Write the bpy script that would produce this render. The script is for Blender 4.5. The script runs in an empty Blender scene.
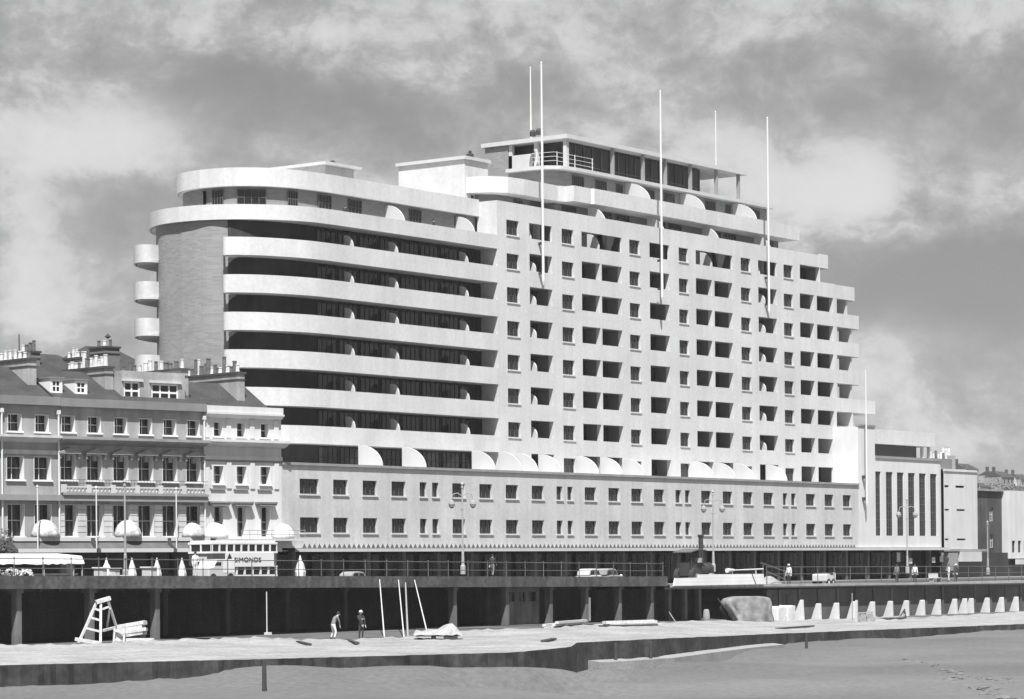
import bpy, math, random
from mathutils import Vector
random.seed(7)
R=math.radians
S=bpy.context.scene
COL=S.collection
MS=22.8   # front and rear of the rounded end mirror about y=MS/2
# ------------------------------------------------------------------ camera geometry
F_PX=2780.0; AL=R(35.84); ROLL=0.0096; YH=565.0
CAM=Vector((-165.676,-142.0,2.0))
FW=Vector((math.cos(AL),math.sin(AL),0)); RT=Vector((math.sin(AL),-math.cos(AL),0))
def ray(x,y):
    a=x-512;b=y-349.5;d=1+ROLL*ROLL
    u=(a-ROLL*b)/d;v=349.5+(b+ROLL*a)/d
    r=FW+RT*(u/F_PX);r.z=-(v-YH)/F_PX
    return r
def on_z(x,y,z):
    d=ray(x,y);return CAM+d*((z-CAM.z)/d.z)
def on_y(x,y,Y):
    d=ray(x,y);return CAM+d*((Y-CAM.y)/d.y)
def px_x(x,Y,y=570): return on_y(x,y,Y).x
PH=R(10)
TU=Vector((math.cos(PH),-math.sin(PH),0));TN=Vector((math.sin(PH),math.cos(PH),0))
def lerp(a,b,t): return a+(b-a)*t
def interp(pts,x):
    if x<=pts[0][0]: i=0
    elif x>=pts[-1][0]: i=len(pts)-2
    else:
        i=0
        while pts[i+1][0]<x: i+=1
    (x0,y0),(x1,y1)=pts[i],pts[i+1]
    return y0+(y1-y0)*(x-x0)/(x1-x0)

# ------------------------------------------------------------------ materials (the photograph is black and white)
MATS={}
def mat(name,col,rough=0.85,var=0.12,scale=0.35,streak=0.0,bump=0.0,bscale=6.0,fine=0.0,metal=0.0,spec=0.3,wave=None):
    if name in MATS: return MATS[name]
    m=bpy.data.materials.new(name);m.use_nodes=True
    nt=m.node_tree;N=nt.nodes;L=nt.links
    b=N['Principled BSDF'];b.inputs['Roughness'].default_value=rough
    b.inputs['Metallic'].default_value=metal
    b.inputs['Specular IOR Level'].default_value=spec
    tc=N.new('ShaderNodeTexCoord')
    def noise(sc,det,mapping=None):
        n=N.new('ShaderNodeTexNoise');n.inputs['Scale'].default_value=sc;n.inputs['Detail'].default_value=det
        if mapping:
            mp=N.new('ShaderNodeMapping');mp.inputs['Scale'].default_value=mapping
            L.new(tc.outputs['Object'],mp.inputs['Vector']);L.new(mp.outputs['Vector'],n.inputs['Vector'])
        else: L.new(tc.outputs['Object'],n.inputs['Vector'])
        return n.outputs['Fac']
    def math_(op,a,b_):
        q=N.new('ShaderNodeMath');q.operation=op
        for i,v in enumerate((a,b_)):
            if hasattr(v,'links') or hasattr(v,'is_linked'): L.new(v,q.inputs[i])
            else: q.inputs[i].default_value=v
        return q.outputs[0]
    def rng(sock,amp):
        mr=N.new('ShaderNodeMapRange');L.new(sock,mr.inputs['Value'])
        mr.inputs['From Min'].default_value=0.3;mr.inputs['From Max'].default_value=0.7
        mr.inputs['To Min'].default_value=1-amp;mr.inputs['To Max'].default_value=1+amp
        return mr.outputs['Result']
    f=rng(noise(scale,5),var)
    if streak: f=math_('MULTIPLY',f,rng(noise(1.0,4,(1.4,1.4,0.12)),streak))
    if fine: f=math_('MULTIPLY',f,rng(noise(bscale*1.3,3),fine))
    if wave:
        w=N.new('ShaderNodeTexWave');w.wave_type='BANDS';w.bands_direction=wave[0];w.inputs['Scale'].default_value=wave[1]
        w.inputs['Distortion'].default_value=wave[3] if len(wave)>3 else .4
        L.new(tc.outputs['Object'],w.inputs['Vector'])
        mr=N.new('ShaderNodeMapRange');L.new(w.outputs['Fac'],mr.inputs['Value'])
        mr.inputs['To Min'].default_value=1-wave[2];mr.inputs['To Max'].default_value=1+wave[2]
        f=math_('MULTIPLY',f,mr.outputs['Result'])
    v=math_('MULTIPLY',f,col)
    cb=N.new('ShaderNodeCombineColor')
    for i in range(3): L.new(v,cb.inputs[i])
    L.new(cb.outputs[0],b.inputs['Base Color'])
    if bump:
        bp=N.new('ShaderNodeBump');bp.inputs['Strength'].default_value=bump;bp.inputs['Distance'].default_value=0.05
        L.new(noise(bscale,6),bp.inputs['Height']);L.new(bp.outputs['Normal'],b.inputs['Normal'])
    MATS[name]=m;return m
def brick(name,c,mort,var=0.12):
    m=bpy.data.materials.new(name);m.use_nodes=True;nt=m.node_tree;N=nt.nodes;L=nt.links
    b=N['Principled BSDF'];b.inputs['Roughness'].default_value=.9
    tc=N.new('ShaderNodeTexCoord');sep=N.new('ShaderNodeSeparateXYZ');L.new(tc.outputs['Object'],sep.inputs[0])
    ad=N.new('ShaderNodeMath');L.new(sep.outputs[0],ad.inputs[0]);L.new(sep.outputs[1],ad.inputs[1])
    cm=N.new('ShaderNodeCombineXYZ');L.new(ad.outputs[0],cm.inputs[0]);L.new(sep.outputs[2],cm.inputs[1])
    t=N.new('ShaderNodeTexBrick');L.new(cm.outputs[0],t.inputs['Vector']);t.inputs['Scale'].default_value=1
    t.inputs['Brick Width'].default_value=.46;t.inputs['Row Height'].default_value=.15;t.inputs['Mortar Size'].default_value=.02
    t.inputs['Color1'].default_value=(c*(1-var),)*3+(1,);t.inputs['Color2'].default_value=(c*(1+var),)*3+(1,);t.inputs['Mortar'].default_value=(mort,)*3+(1,)
    n=N.new('ShaderNodeTexNoise');n.inputs['Scale'].default_value=.4;n.inputs['Detail'].default_value=5;L.new(tc.outputs['Object'],n.inputs['Vector'])
    mr=N.new('ShaderNodeMapRange');L.new(n.outputs['Fac'],mr.inputs['Value']);mr.inputs['From Min'].default_value=.3;mr.inputs['From Max'].default_value=.7
    mr.inputs['To Min'].default_value=.94;mr.inputs['To Max'].default_value=1.06
    mx=N.new('ShaderNodeMix');mx.data_type='RGBA';mx.blend_type='MULTIPLY';mx.inputs['Factor'].default_value=1
    L.new(t.outputs['Color'],mx.inputs['A']);L.new(mr.outputs['Result'],mx.inputs['B']);L.new(mx.outputs['Result'],b.inputs['Base Color'])
    MATS[name]=m;return m
render_w=mat('white_render',.55,.8,.085,.22,.05,fine=.06,bscale=2.5)
podium_m=mat('podium_render',0.49,.85,.09,.25,.08,fine=.07,bscale=3)
white=mat('white_paint',0.5,.7,.05,.5,.03)
bright=mat('bright_canvas',0.62,.8,.06,1.2)
conc=mat('promenade_concrete',0.25,.95,.22,.3,fine=.25,bump=.8,bscale=3)
conc_r=mat('buttress_concrete',0.55,.95,.12,.6,.1,fine=.08,bump=.3)
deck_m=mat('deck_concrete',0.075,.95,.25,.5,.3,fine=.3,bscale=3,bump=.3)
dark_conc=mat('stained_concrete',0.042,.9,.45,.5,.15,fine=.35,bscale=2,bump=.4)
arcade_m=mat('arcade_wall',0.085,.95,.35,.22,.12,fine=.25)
arcade_fl=mat('arcade_floor_shaded',0.09,.95,.3,.5)
col_m=mat('column_concrete',0.13,.9,.2,.8,.25)
asphalt=mat('asphalt',.06,.9,.2,.5,bump=.2)
pave=mat('pavement_slab',.2,.9,.15,.8)
land_m=mat('land_earth',.12,.95,.2,.1)
sand_m=mat('beach_sand',0.115,.95,.24,.06,fine=.16,bump=.5,bscale=2.4)
glass=mat('window_glass',0.015,.12,.3,.4,spec=.5)
shopglass=mat('shop_glass',.02,.25,.6,.35,spec=.4)
frame_d=mat('steel_frame',.1,.6,.1)
frame_w=mat('white_frame',.72,.6,.06)
brick_m=brick('buff_brick',.235,.25,.14)
brick_d=brick('dark_brick',.16,.16);back_m=mat('balcony_back_shaded',0.04,.9,.3,.5,.2);floor_d=mat('balcony_floor_asphalt',.04,.9,.2,1)
stuccoA=mat('grey_stucco',0.3,.9,.1,.5,.14,fine=.08)
stuccoB=mat('worn_stucco',0.31,.9,.16,.7,.18,fine=.12)
stuccoC=mat('white_stucco',0.56,.85,.06,.4,.08)
trim=mat('pale_trim',0.5,.8,.1,.8,.1)
trim_d=mat('grey_trim',.26,.9,.12,.6,.1)
leadm=mat('lead_grey',.2,.7,.12,.5,.08)
slate=mat('roof_slate',0.045,.7,.25,.8,fine=.3,bscale=5,wave=('Z',3,.18))
chim=mat('chimney_render',.3,.95,.2,.5,.15,fine=.12)
chim_d=mat('chimney_cap',0.06,.95,.25,.8)
pot_m=mat('clay_pot',.55,.9,.2,3)
pot_d=mat('dark_clay_pot',.12,.9,.2,3)
metal_w=mat('white_metal',0.6,.5,.05);lamp_m=mat('lamp_paint',.33,.5,.08)
metal_g=mat('grey_metal',.28,.5,.1)
metal_d=mat('dark_metal',.045,.5,.15)
rail_m=mat('rail_iron',.1,.6,.2)
wood=mat('weathered_timber',0.26,.9,.15,2,fine=.2,wave=('Z',4,.1))
wood_l=mat('new_timber',0.5,.9,.12,2,fine=.15)
wood_d=mat('dark_timber',.05,.9,.2,2)
tarp_m=mat('tarpaulin',.19,.9,.3,1.1,.22,fine=.2,bump=.9,bscale=1.6)
canvas=mat('canopy_canvas',0.1,.9,.12,.8,.15)
leaf=mat('leaf_dark',.05,.8,.4,3)
leaf_p=mat('pale_foliage',0.4,.9,.35,4)
leaf_m=mat('leaf_mid',.16,.9,.4,4)
rock_m=mat('rock_dark',.13,.95,.3,3,bump=.5)
skin_m=mat('skin',.4,.7,.05);cloth_d=mat('dark_cloth',.04,.9,.2);cloth_l=mat('pale_cloth',.6,.9,.1);cloth_g=mat('grey_cloth',.18,.9,.1);hair_m=mat('hair_dark',.03,.8,.1)
busbody=mat('bus_dark_paint',.07,.35,.1);buscream=mat('bus_cream_paint',.72,.4,.05);adwhite=mat('advert_white',.72,.7,.05);letter=mat('letter_black',.03,.7,.0)
tyre=mat('tyre_rubber',.03,.9,.1)
hill_m=mat('hill_turf',.075,.95,.35,.02,fine=.3,bscale=.2)

# ------------------------------------------------------------------ mesh helper
class M:
    def __init__(s): s.v=[];s.f=[]
    def poly(s,*p):
        i=len(s.v);s.v+= [tuple(q) for q in p];s.f.append(tuple(range(i,i+len(p))));return s
    def box(s,x0,x1,y0,y1,z0,z1):
        i=len(s.v);s.v+=[(x,y,z) for z in (z0,z1) for y in (y0,y1) for x in (x0,x1)]
        for q in ((0,2,3,1),(4,5,7,6),(0,1,5,4),(2,6,7,3),(0,4,6,2),(1,3,7,5)): s.f.append(tuple(i+k for k in q))
        return s
    def prism(s,pts,z0,z1):
        n=len(pts);i=len(s.v)
        s.v+=[(p[0],p[1],z0) for p in pts]+[(p[0],p[1],z1) for p in pts]
        for k in range(n): j=(k+1)%n;s.f.append((i+k,i+j,i+n+j,i+n+k))
        s.f.append(tuple(i+k for k in range(n))[::-1]);s.f.append(tuple(i+n+k for k in range(n)));return s
    def extr(s,pts,axis,a,b):   # profile extruded along x ('x': pts are (y,z)) or y (pts are (x,z))
        n=len(pts);i=len(s.v)
        for t in (a,b):
            for p in pts: s.v.append((t,p[0],p[1]) if axis=='x' else (p[0],t,p[1]))
        for k in range(n): j=(k+1)%n;s.f.append((i+k,i+j,i+n+j,i+n+k))
        s.f.append(tuple(i+k for k in range(n))[::-1]);s.f.append(tuple(i+n+k for k in range(n)));return s
    def tube(s,p,q,r,r2=None,n=8):
        p=Vector(p);q=Vector(q);r2=r if r2 is None else r2
        d=(q-p).normalized();a=d.orthogonal().normalized();b=d.cross(a);i=len(s.v)
        for c,rr in ((p,r),(q,r2)):
            for k in range(n):
                t=2*math.pi*k/n;s.v.append(tuple(c+a*(math.cos(t)*rr)+b*(math.sin(t)*rr)))
        for k in range(n): j=(k+1)%n;s.f.append((i+k,i+j,i+n+j,i+n+k))
        s.f.append(tuple(i+k for k in range(n))[::-1]);s.f.append(tuple(i+n+k for k in range(n)));return s
    def bar(s,p,q,w,h):
        p=Vector(p);q=Vector(q);d=(q-p).normalized()
        a=d.cross(Vector((0,0,1)));a=(a if a.length>.01 else Vector((1,0,0))).normalized();b=a.cross(d);i=len(s.v)
        for c in (p,q):
            for u,v in ((-1,-1),(1,-1),(1,1),(-1,1)): s.v.append(tuple(c+a*(u*w/2)+b*(v*h/2)))
        for k in range(4): j=(k+1)%4;s.f.append((i+k,i+j,i+4+j,i+4+k))
        s.f.append((i+3,i+2,i+1,i));s.f.append((i+4,i+5,i+6,i+7));return s
    def lathe(s,prof,c=(0,0,0),n=12):
        i=len(s.v)
        for r,z in prof:
            for k in range(n):
                t=2*math.pi*k/n;s.v.append((c[0]+r*math.cos(t),c[1]+r*math.sin(t),c[2]+z))
        for m in range(len(prof)-1):
            for k in range(n): j=(k+1)%n;s.f.append((i+m*n+k,i+m*n+j,i+(m+1)*n+j,i+(m+1)*n+k))
        s.f.append(tuple(i+k for k in range(n))[::-1]);b=i+(len(prof)-1)*n;s.f.append(tuple(b+k for k in range(n)));return s
    def band(s,path,z0,z1,th,closed=False):   # a wall of thickness th to the left of an open path
        n=len(path);P=[Vector((p[0],p[1])) for p in path];nr=[]
        for k in range(n):
            a=P[max(k-1,0)] if not closed else P[k-1];b=P[min(k+1,n-1)] if not closed else P[(k+1)%n]
            d=(b-a).normalized();nr.append(Vector((-d.y,d.x)))
        i=len(s.v)
        for k in range(n):
            o=P[k];q=P[k]+nr[k]*th
            s.v+=[(o.x,o.y,z0),(o.x,o.y,z1),(q.x,q.y,z1),(q.x,q.y,z0)]
        for k in range(n if closed else n-1):
            j=(k+1)%n
            for a in range(4): b=(a+1)%4;s.f.append((i+4*k+a,i+4*k+b,i+4*j+b,i+4*j+a))
        if not closed: s.f.append((i,i+1,i+2,i+3));k=i+4*(n-1);s.f.append((k+3,k+2,k+1,k))
        return s
    def wall(s,x0,x1,z0,z1,Y,holes,depth=.3):   # front sheet at y=Y with openings (x0,x1,z0,z1[,depth]) and their reveals
        xs=sorted({x0,x1}|{h[0] for h in holes}|{h[1] for h in holes});zs=sorted({z0,z1}|{h[2] for h in holes}|{h[3] for h in holes})
        xs=[x for x in xs if x0<=x<=x1];zs=[z for z in zs if z0<=z<=z1]
        for a,b in zip(xs,xs[1:]):
            for c,d in zip(zs,zs[1:]):
                mx,mz=(a+b)/2,(c+d)/2
                if any(h[0]<mx<h[1] and h[2]<mz<h[3] for h in holes): continue
                s.poly((a,Y,c),(b,Y,c),(b,Y,d),(a,Y,d))
        for h in holes:
            a,b,c,d=h[:4];D=Y+(min(h[4],.5) if len(h)>4 else depth)
            s.poly((a,Y,c),(a,D,c),(a,D,d),(a,Y,d));s.poly((b,Y,c),(b,Y,d),(b,D,d),(b,D,c))
            s.poly((a,Y,d),(a,D,d),(b,D,d),(b,Y,d));s.poly((a,Y,c),(b,Y,c),(b,D,c),(a,D,c))
        return s
    def build(s,name,m,parent=None,smooth=False,loc=None,bevel=0):
        me=bpy.data.meshes.new(name)
        off=Vector(parent['_off']) if parent is not None and '_off' in parent else Vector((0,0,0))
        me.from_pydata([tuple(Vector(v)-off) for v in s.v],[],s.f);me.update()
        for mm in (m if isinstance(m,(list,tuple)) else [m]): me.materials.append(mm)
        if smooth:
            for p in me.polygons: p.use_smooth=True
        o=bpy.data.objects.new(name,me);COL.objects.link(o)
        if parent is not None:
            o.parent=parent;o['_off']=tuple(off)
        if loc is not None: o.location=loc
        if bevel:
            b=o.modifiers.new('bevel','BEVEL');b.width=bevel;b.segments=2;b.limit_method='ANGLE'
        return o
def root(name,label,cat,loc=(0,0,0),rz=0,group=None,off=None):
    o=bpy.data.objects.new(name,None);COL.objects.link(o);o.location=loc;o.rotation_euler=(0,0,rz);o.empty_display_size=.5
    o['label']=label;o['category']=cat
    if group:o['group']=group
    o['_off']=tuple(off) if off is not None else tuple(loc)
    return o
def tag(o,label,cat,group=None):
    o['label']=label;o['category']=cat
    if group:o['group']=group
    return o
def struct(o,kind='structure'): o['kind']=kind;return o
def inst(src,parent,loc,name=None,rz=0):
    o=bpy.data.objects.new(name or src.name.split('.')[0],src.data);COL.objects.link(o);o.parent=parent;o.location=loc;o.rotation_euler=(0,0,rz)
    return o
def copy_tree(o,parent=None):
    c=o.copy();COL.objects.link(c)
    if parent is not None:c.parent=parent
    for ch in [k for k in o.children]:copy_tree(ch,c)
    return c
WCACHE={}
def window(parent,x,z0,z1,Y,w,nv=1,nh=1,fm=None,fw=.05,name='window',gm=None,off=None,sill=None,surround=None):
    """frame of one window as a part, its pane as a sub-part; (x,Y) is the centre of the sill"""
    fm=fm or frame_d;gm=gm or glass;h=z1-z0;key=(round(w,2),round(h,2),nv,nh,fm.name,fw,gm.name)
    off=Vector(parent['_off']) if off is None else Vector(off)
    if key not in WCACHE:
        a=M();a.box(-w/2,-w/2+fw,-.04,.04,0,h);a.box(w/2-fw,w/2,-.04,.04,0,h)
        a.box(-w/2+fw,w/2-fw,-.04,.04,0,fw);a.box(-w/2+fw,w/2-fw,-.04,.04,h-fw,h)
        for k in range(nv): c=-w/2+w*(k+1)/(nv+1);a.box(c-fw/2,c+fw/2,-.03,.03,fw,h-fw)
        for k in range(nh):
            c=h*(k+1)/(nh+1);xs=[-w/2+fw]+[-w/2+w*(q+1)/(nv+1) for q in range(nv)]+[w/2-fw]
            for q in range(nv+1): a.box(xs[q]+(fw/2 if q else 0),xs[q+1]-(fw/2 if q<nv else 0),-.028,.028,c-fw/2,c+fw/2)
        g=M();g.box(-w/2+.01,w/2-.01,.005,.025,.01,h-.01)
        fo=a.build(name,fm);go=g.build('pane',gm)
        WCACHE[key]=(fo.data,go.data);bpy.data.objects.remove(fo);bpy.data.objects.remove(go)
    fd,gd=WCACHE[key]
    o=bpy.data.objects.new(name,fd);COL.objects.link(o);o.parent=parent;o.location=Vector((x,Y,z0))-off
    p=bpy.data.objects.new('pane',gd);COL.objects.link(p);p.parent=o
    for kind,sp in (('sill',sill),('surround',surround)):
        if not sp: continue
        k2=(kind,round(w,2),round(h,2),tuple(sp[:3]),sp[3].name)
        if k2 not in WCACHE:
            o_,y0,y1,mt=sp;q=M()
            if kind=='sill': q.box(-w/2-o_,w/2+o_,y0,y1,-.12,-.003)
            else: q.extr([(-w/2+.003,0),(-w/2+.03,0),(-w/2+.03,h-.03),(w/2-.03,h-.03),(w/2-.03,0),(w/2-.003,0),(w/2-.003,h-.003),(-w/2+.003,h-.003)],'y',y0,y1)
            t=q.build(kind,mt);WCACHE[k2]=t.data;bpy.data.objects.remove(t)
        t=bpy.data.objects.new(kind,WCACHE[k2]);COL.objects.link(t);t.parent=o
    return o
def arc(cx,cy,rx,ry,a0,a1,n): return [(cx+rx*math.cos(R(lerp(a0,a1,k/n))),cy+ry*math.sin(R(lerp(a0,a1,k/n)))) for k in range(n+1)]
def quarter(x,yb,yf,z0,z1,th=.16,n=10,zf=0.0):   # curved screen: full height at the wall (yb), falling in a quarter round to yf
    pts=[(yb,z0)]+[(yf,z0)]+[(yb-(yb-yf)*math.cos(t*math.pi/2/n),z0+zf+(z1-z0-zf)*math.sin(t*math.pi/2/n)) for t in range(0,n+1)]
    return M().extr(pts,'x',x-th/2,x+th/2)

# ================================================================== SETTING
struct(M().poly((-500,-14,-.06),(1600,-14,-.06),(1600,1600,-.06),(-500,1600,-.06)).build('ground',land_m))
struct(M().poly((-400,-14,-.02),(300,-14,-.02),(300,-3.6,-.02),(-400,-3.6,-.02)).build('road',asphalt))
pv=M();pv.box(-120,200,-3.6,-1.2 if False else 4.2,-.05,.11);struct(pv.build('pavement',pave))
# ---- lower promenade: sunlit concrete strip above the beach
FRONT=[(-220,670.5),(0,665),(256,659),(512,652.3),(555,648.5),(571,646.6),(576.9,642.4),(650,639),(768,634),(896,629),(1024,624),(1240,615)]
BACK=[(-220,648),(0,645),(75,644),(150,640.3),(256,637.2),(300,639.6),(345,639.6),(372,637.6),(400,637),(455,630),(500,629),(555,627),(590,624.5),(655,623),(720,619.5),(775,621),(850,618),(925,617.5),(1024,611),(1240,602)]
def zlow(px): return interp([(-300,-2.4),(655,-2.4),(790,-2.95),(1300,-2.95)],px)
pxs=[]
p=-220
while p<1240: pxs.append(p);p+=6
pxs=sorted(pxs+[571,576.9,1240])
low=M();wl=M();fl=M();rw=random.Random(3)
fpts=[];bpts=[]
for p in pxs:
    z=zlow(p);fpts.append(on_z(p,interp(FRONT,p)+rw.uniform(-.18,.18),z));bpts.append(on_z(p,interp(BACK,p)+rw.uniform(-.45,.3),z))
NV=7;hz=[]
for k in range(len(pxs)):
    row=[]
    for j in range(NV):
        t=j/(NV-1);q=fpts[k].lerp(bpts[k],t)
        q.z+=0 if j in (0,) else (rw.uniform(0,.05) if j<NV-1 else -.05)+(rw.uniform(.04,.2) if j==NV-2 else 0)
        row.append(q)
    hz.append(row)
for k in range(len(pxs)-1):
    for j in range(NV-1): low.poly(hz[k][j],hz[k+1][j],hz[k+1][j+1],hz[k][j+1])
    a,b=fpts[k],fpts[k+1]
    wl.poly((a.x,a.y,-7.5),(b.x,b.y,-7.5),(b.x,b.y,b.z-.012),(a.x,a.y,a.z-.012))
    a,b=bpts[k],bpts[k+1]
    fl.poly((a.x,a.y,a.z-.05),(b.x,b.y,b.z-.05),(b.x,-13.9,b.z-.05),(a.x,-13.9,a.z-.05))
struct(low.build('lower_promenade',conc))
struct(fl.build('arcade_floor',arcade_fl))  # darker colour stands for the shade behind the sunlit strip
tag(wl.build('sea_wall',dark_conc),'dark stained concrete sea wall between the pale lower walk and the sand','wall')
# ---- beach
CTRL=[(-200,686,-3.4),(0,684,-3.4),(90,684.5,-3.4),(150,683.5,-3.4),(168,678,-3.25),(182,670,-2.95),(200,667,-2.82),(256,666.5,-2.8),(400,667,-2.9),(500,666,-2.95),(530,668,-3.2),(546,672,-3.8),(556,678,-4.5),(566,682,-4.85),(576,684,-5.0),(584,680,-4.9),(562,690,-4.9),(580,692,-5.0),(575,699,-5.0),(610,676,-4.5),(600,668,-3.9),(680,663,-3.85),(768,649,-3.75),(900,640,-3.6),(1024,630.5,-3.4),(1200,620,-3.3),
 (0,699,-3.75),(140,692,-3.6),(256,699,-3.6),(420,690,-3.6),(512,699,-4.4),(640,685,-4.4),(768,680,-4.3),(768,699,-4.6),(900,660,-4.1),(1024,655,-4.0),(1024,699,-4.4),(600,699,-4.6),(660,674,-4.2)]
cw=[(on_z(a,b,c),c) for a,b,c in CTRL]
def sand_z(x,y):
    n=d=0
    for q,c in cw:
        w=1/(((x-q.x)**2+(y-q.y)**2)**2.3+.3);n+=w*c;d+=w
    z=n/d
    return z+.05*math.sin(x*.31+y*.17)+.035*math.sin(x*.73-y*.52+1)+.02*math.sin(1.9*x+1.1*y)
sd=M();gx=[-118+1.1*i for i in range(175)];gy=[-128+1.1*i for i in range(88)]
for y in gy:
    for x in gx:
        e=min(1,min(x-gx[0],gx[-1]-x,y-gy[0])/8)
        sd.v.append((x,y,lerp(-4.9,sand_z(x,y),max(0,e))))
for j in range(len(gy)-1):
    for i in range(len(gx)-1): a=j*len(gx)+i;sd.f.append((a,a+1,a+1+len(gx),a+len(gx)))
struct(sd.build('beach',sand_m,smooth=True))
struct(M().poly((-600,-900,-4.95),(1600,-900,-4.95),(1600,-14.2,-4.95),(-600,-14.2,-4.95)).build('beach_flats',sand_m))

# ---- upper promenade deck: two concrete decks over an arcade
def zdeck(X): return interp([(-130,2.2),(-51,1.6),(-24,1.34),(11,1.0),(21,.92)],X)
dk=root('promenade_deck','long grey concrete promenade deck on square columns along the left and centre','deck',(-40,-22,0))
d=M();fa=M()
xs=[-130+3.02*i for i in range(51)];xs[-1]=21.2
for a,b in zip(xs,xs[1:]):
    za,zb=zdeck(a),zdeck(b)
    i=len(d.v)
    for x,z in ((a,za),(b,zb)):
        d.v+=[(x,-22,z),(x,-13.2,z),(x,-13.2,z-.35),(x,-22,z-.35)]
    for k in range(4): j=(k+1)%4;d.f.append((i+k,i+j,i+4+j,i+4+k))
    i=len(fa.v)
    for x,z in ((a,za),(b,zb)):
        fa.v+=[(x,-22.12,z+.06),(x,-21.8,z+.06),(x,-21.8,z-.72),(x,-22.12,z-.72)]
    for k in range(4): j=(k+1)%4;fa.f.append((i+k,i+j,i+4+j,i+4+k))
e=M();e.box(21.0,21.2,-21.79,-13.2,.2,.9)
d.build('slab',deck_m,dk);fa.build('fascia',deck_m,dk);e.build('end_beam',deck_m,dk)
cols=[-55.3,-49.2,-43.1,-37.3,-31.3,-25.2,-19,-12.7,-6.3,.1,5.7,10.5,15.1,19.7]
for x in cols:
    c=M();w=.2;zt=zdeck(x)-.72;yc=-21.4 if not -33<x<-10 else -16.5;c.box(x-w,x+w,yc-.25,yc+.25,-2.5,zt-.25);c.box(x-w-.1,x+w+.1,yc-.35,yc+.4,zt-.25,zt)
    c.build('column',col_m,dk,bevel=.02)
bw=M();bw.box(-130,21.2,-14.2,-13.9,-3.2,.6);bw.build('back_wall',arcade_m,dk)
# stair-rail panel, hut in the arcade, drain pipe
ht=root('arcade_hut','grey boarded hut with three small dark windows between two arcade columns','hut',(3.0,-20.4,-2.45))
h=M();x0,x1=.75,5.2
h.wall(x0,x1,-2.45,.25,-20.9,[(1.0,2.0,-.75,.0),(2.4,3.4,-.75,.0),(3.8,4.8,-.75,.0)],.12)
h.poly((x0,-20.9,-2.45),(x0,-19,-2.45),(x0,-19,.25),(x0,-20.9,.25));h.poly((x1,-20.9,-2.45),(x1,-20.9,.25),(x1,-19,.25),(x1,-19,-2.45))
h.build('wall',mat('hut_boards',0.15,.9,.25,.8,.3,wave=('X',2.2,.2)),ht)
for x in (1.5,2.9,4.3): window(ht,x,-.75,0,-20.8,1.0,1,0)
h=M();h.box(.6,5.35,-20.98,-18.9,.25,.34);h.build('roof',col_m,ht)
dp=M();q=on_y(267,640,-22.2);dp.tube((q.x,-22.2,-2.4),(q.x,-22.2,.4),.035);dp.box(q.x-.2,q.x+.2,-22.45,-22.14,-2.42,-2.25)
tag(dp.build('drain_pipe',metal_w),'thin pale drain pipe standing against the deck fascia on a small white block','pipe')
# right hand deck with closed dark wall below
dr=root('parade_wall','dark plastered wall under the right-hand promenade with pale coping and pilasters','wall',(60,-22,0))
def zdr(X): return interp([(21,.25),(42,.1),(85,-.1),(130,-.12),(260,-.14)],X)
xs=[21.3+4.7*i for i in range(40)]
s_=M();cp=M();wl2=M()
for a,b in zip(xs,xs[1:]):
    za,zb=zdr(a),zdr(b)
    for mb,y0,y1,t,u in ((s_,-21.75,-13.2,0,.3),(cp,-22.25,-21.76,.05,.16),):
        i=len(mb.v)
        for x,z in ((a,za),(b,zb)): mb.v+=[(x,y0,z+t),(x,y1,z+t),(x,y1,z-u),(x,y0,z-u)]
        for k in range(4): j=(k+1)%4;mb.f.append((i+k,i+j,i+4+j,i+4+k))
s_.build('slab',pave,dr);cp.build('coping',mat('coping_concrete',.3,.9,.2,.7,fine=.2),dr)
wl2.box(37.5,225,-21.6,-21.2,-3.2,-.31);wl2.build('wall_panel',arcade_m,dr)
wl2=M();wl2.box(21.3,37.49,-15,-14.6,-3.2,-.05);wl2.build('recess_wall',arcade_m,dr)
for k in range(38):
    x=39.5+3.35*k;c=M();c.box(x-.18,x+.18,-21.72,-21.61,-3.0,-.31);c.build('pilaster',mat('pilaster',.1,.9,.3,.6,.3),dr)
for px,zz in ((634,0),(668,0),(684,0),(698,0)):
    x=px_x(px,-20.6,600) if px>640 else 20.9;
    c=M();c.box(x-.2,x+.2,-20.8,-20.4,-2.8,-.06 if x>21.3 else .2);c.build('post',col_m,dr)
for px in (776,790,802):
    x=px_x(px,-21.61,598);c=M();c.box(x-.55,x+.55,-21.66,-21.602,-1.75,-.75);c.build('vent_panel',shopglass,dr)
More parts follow.
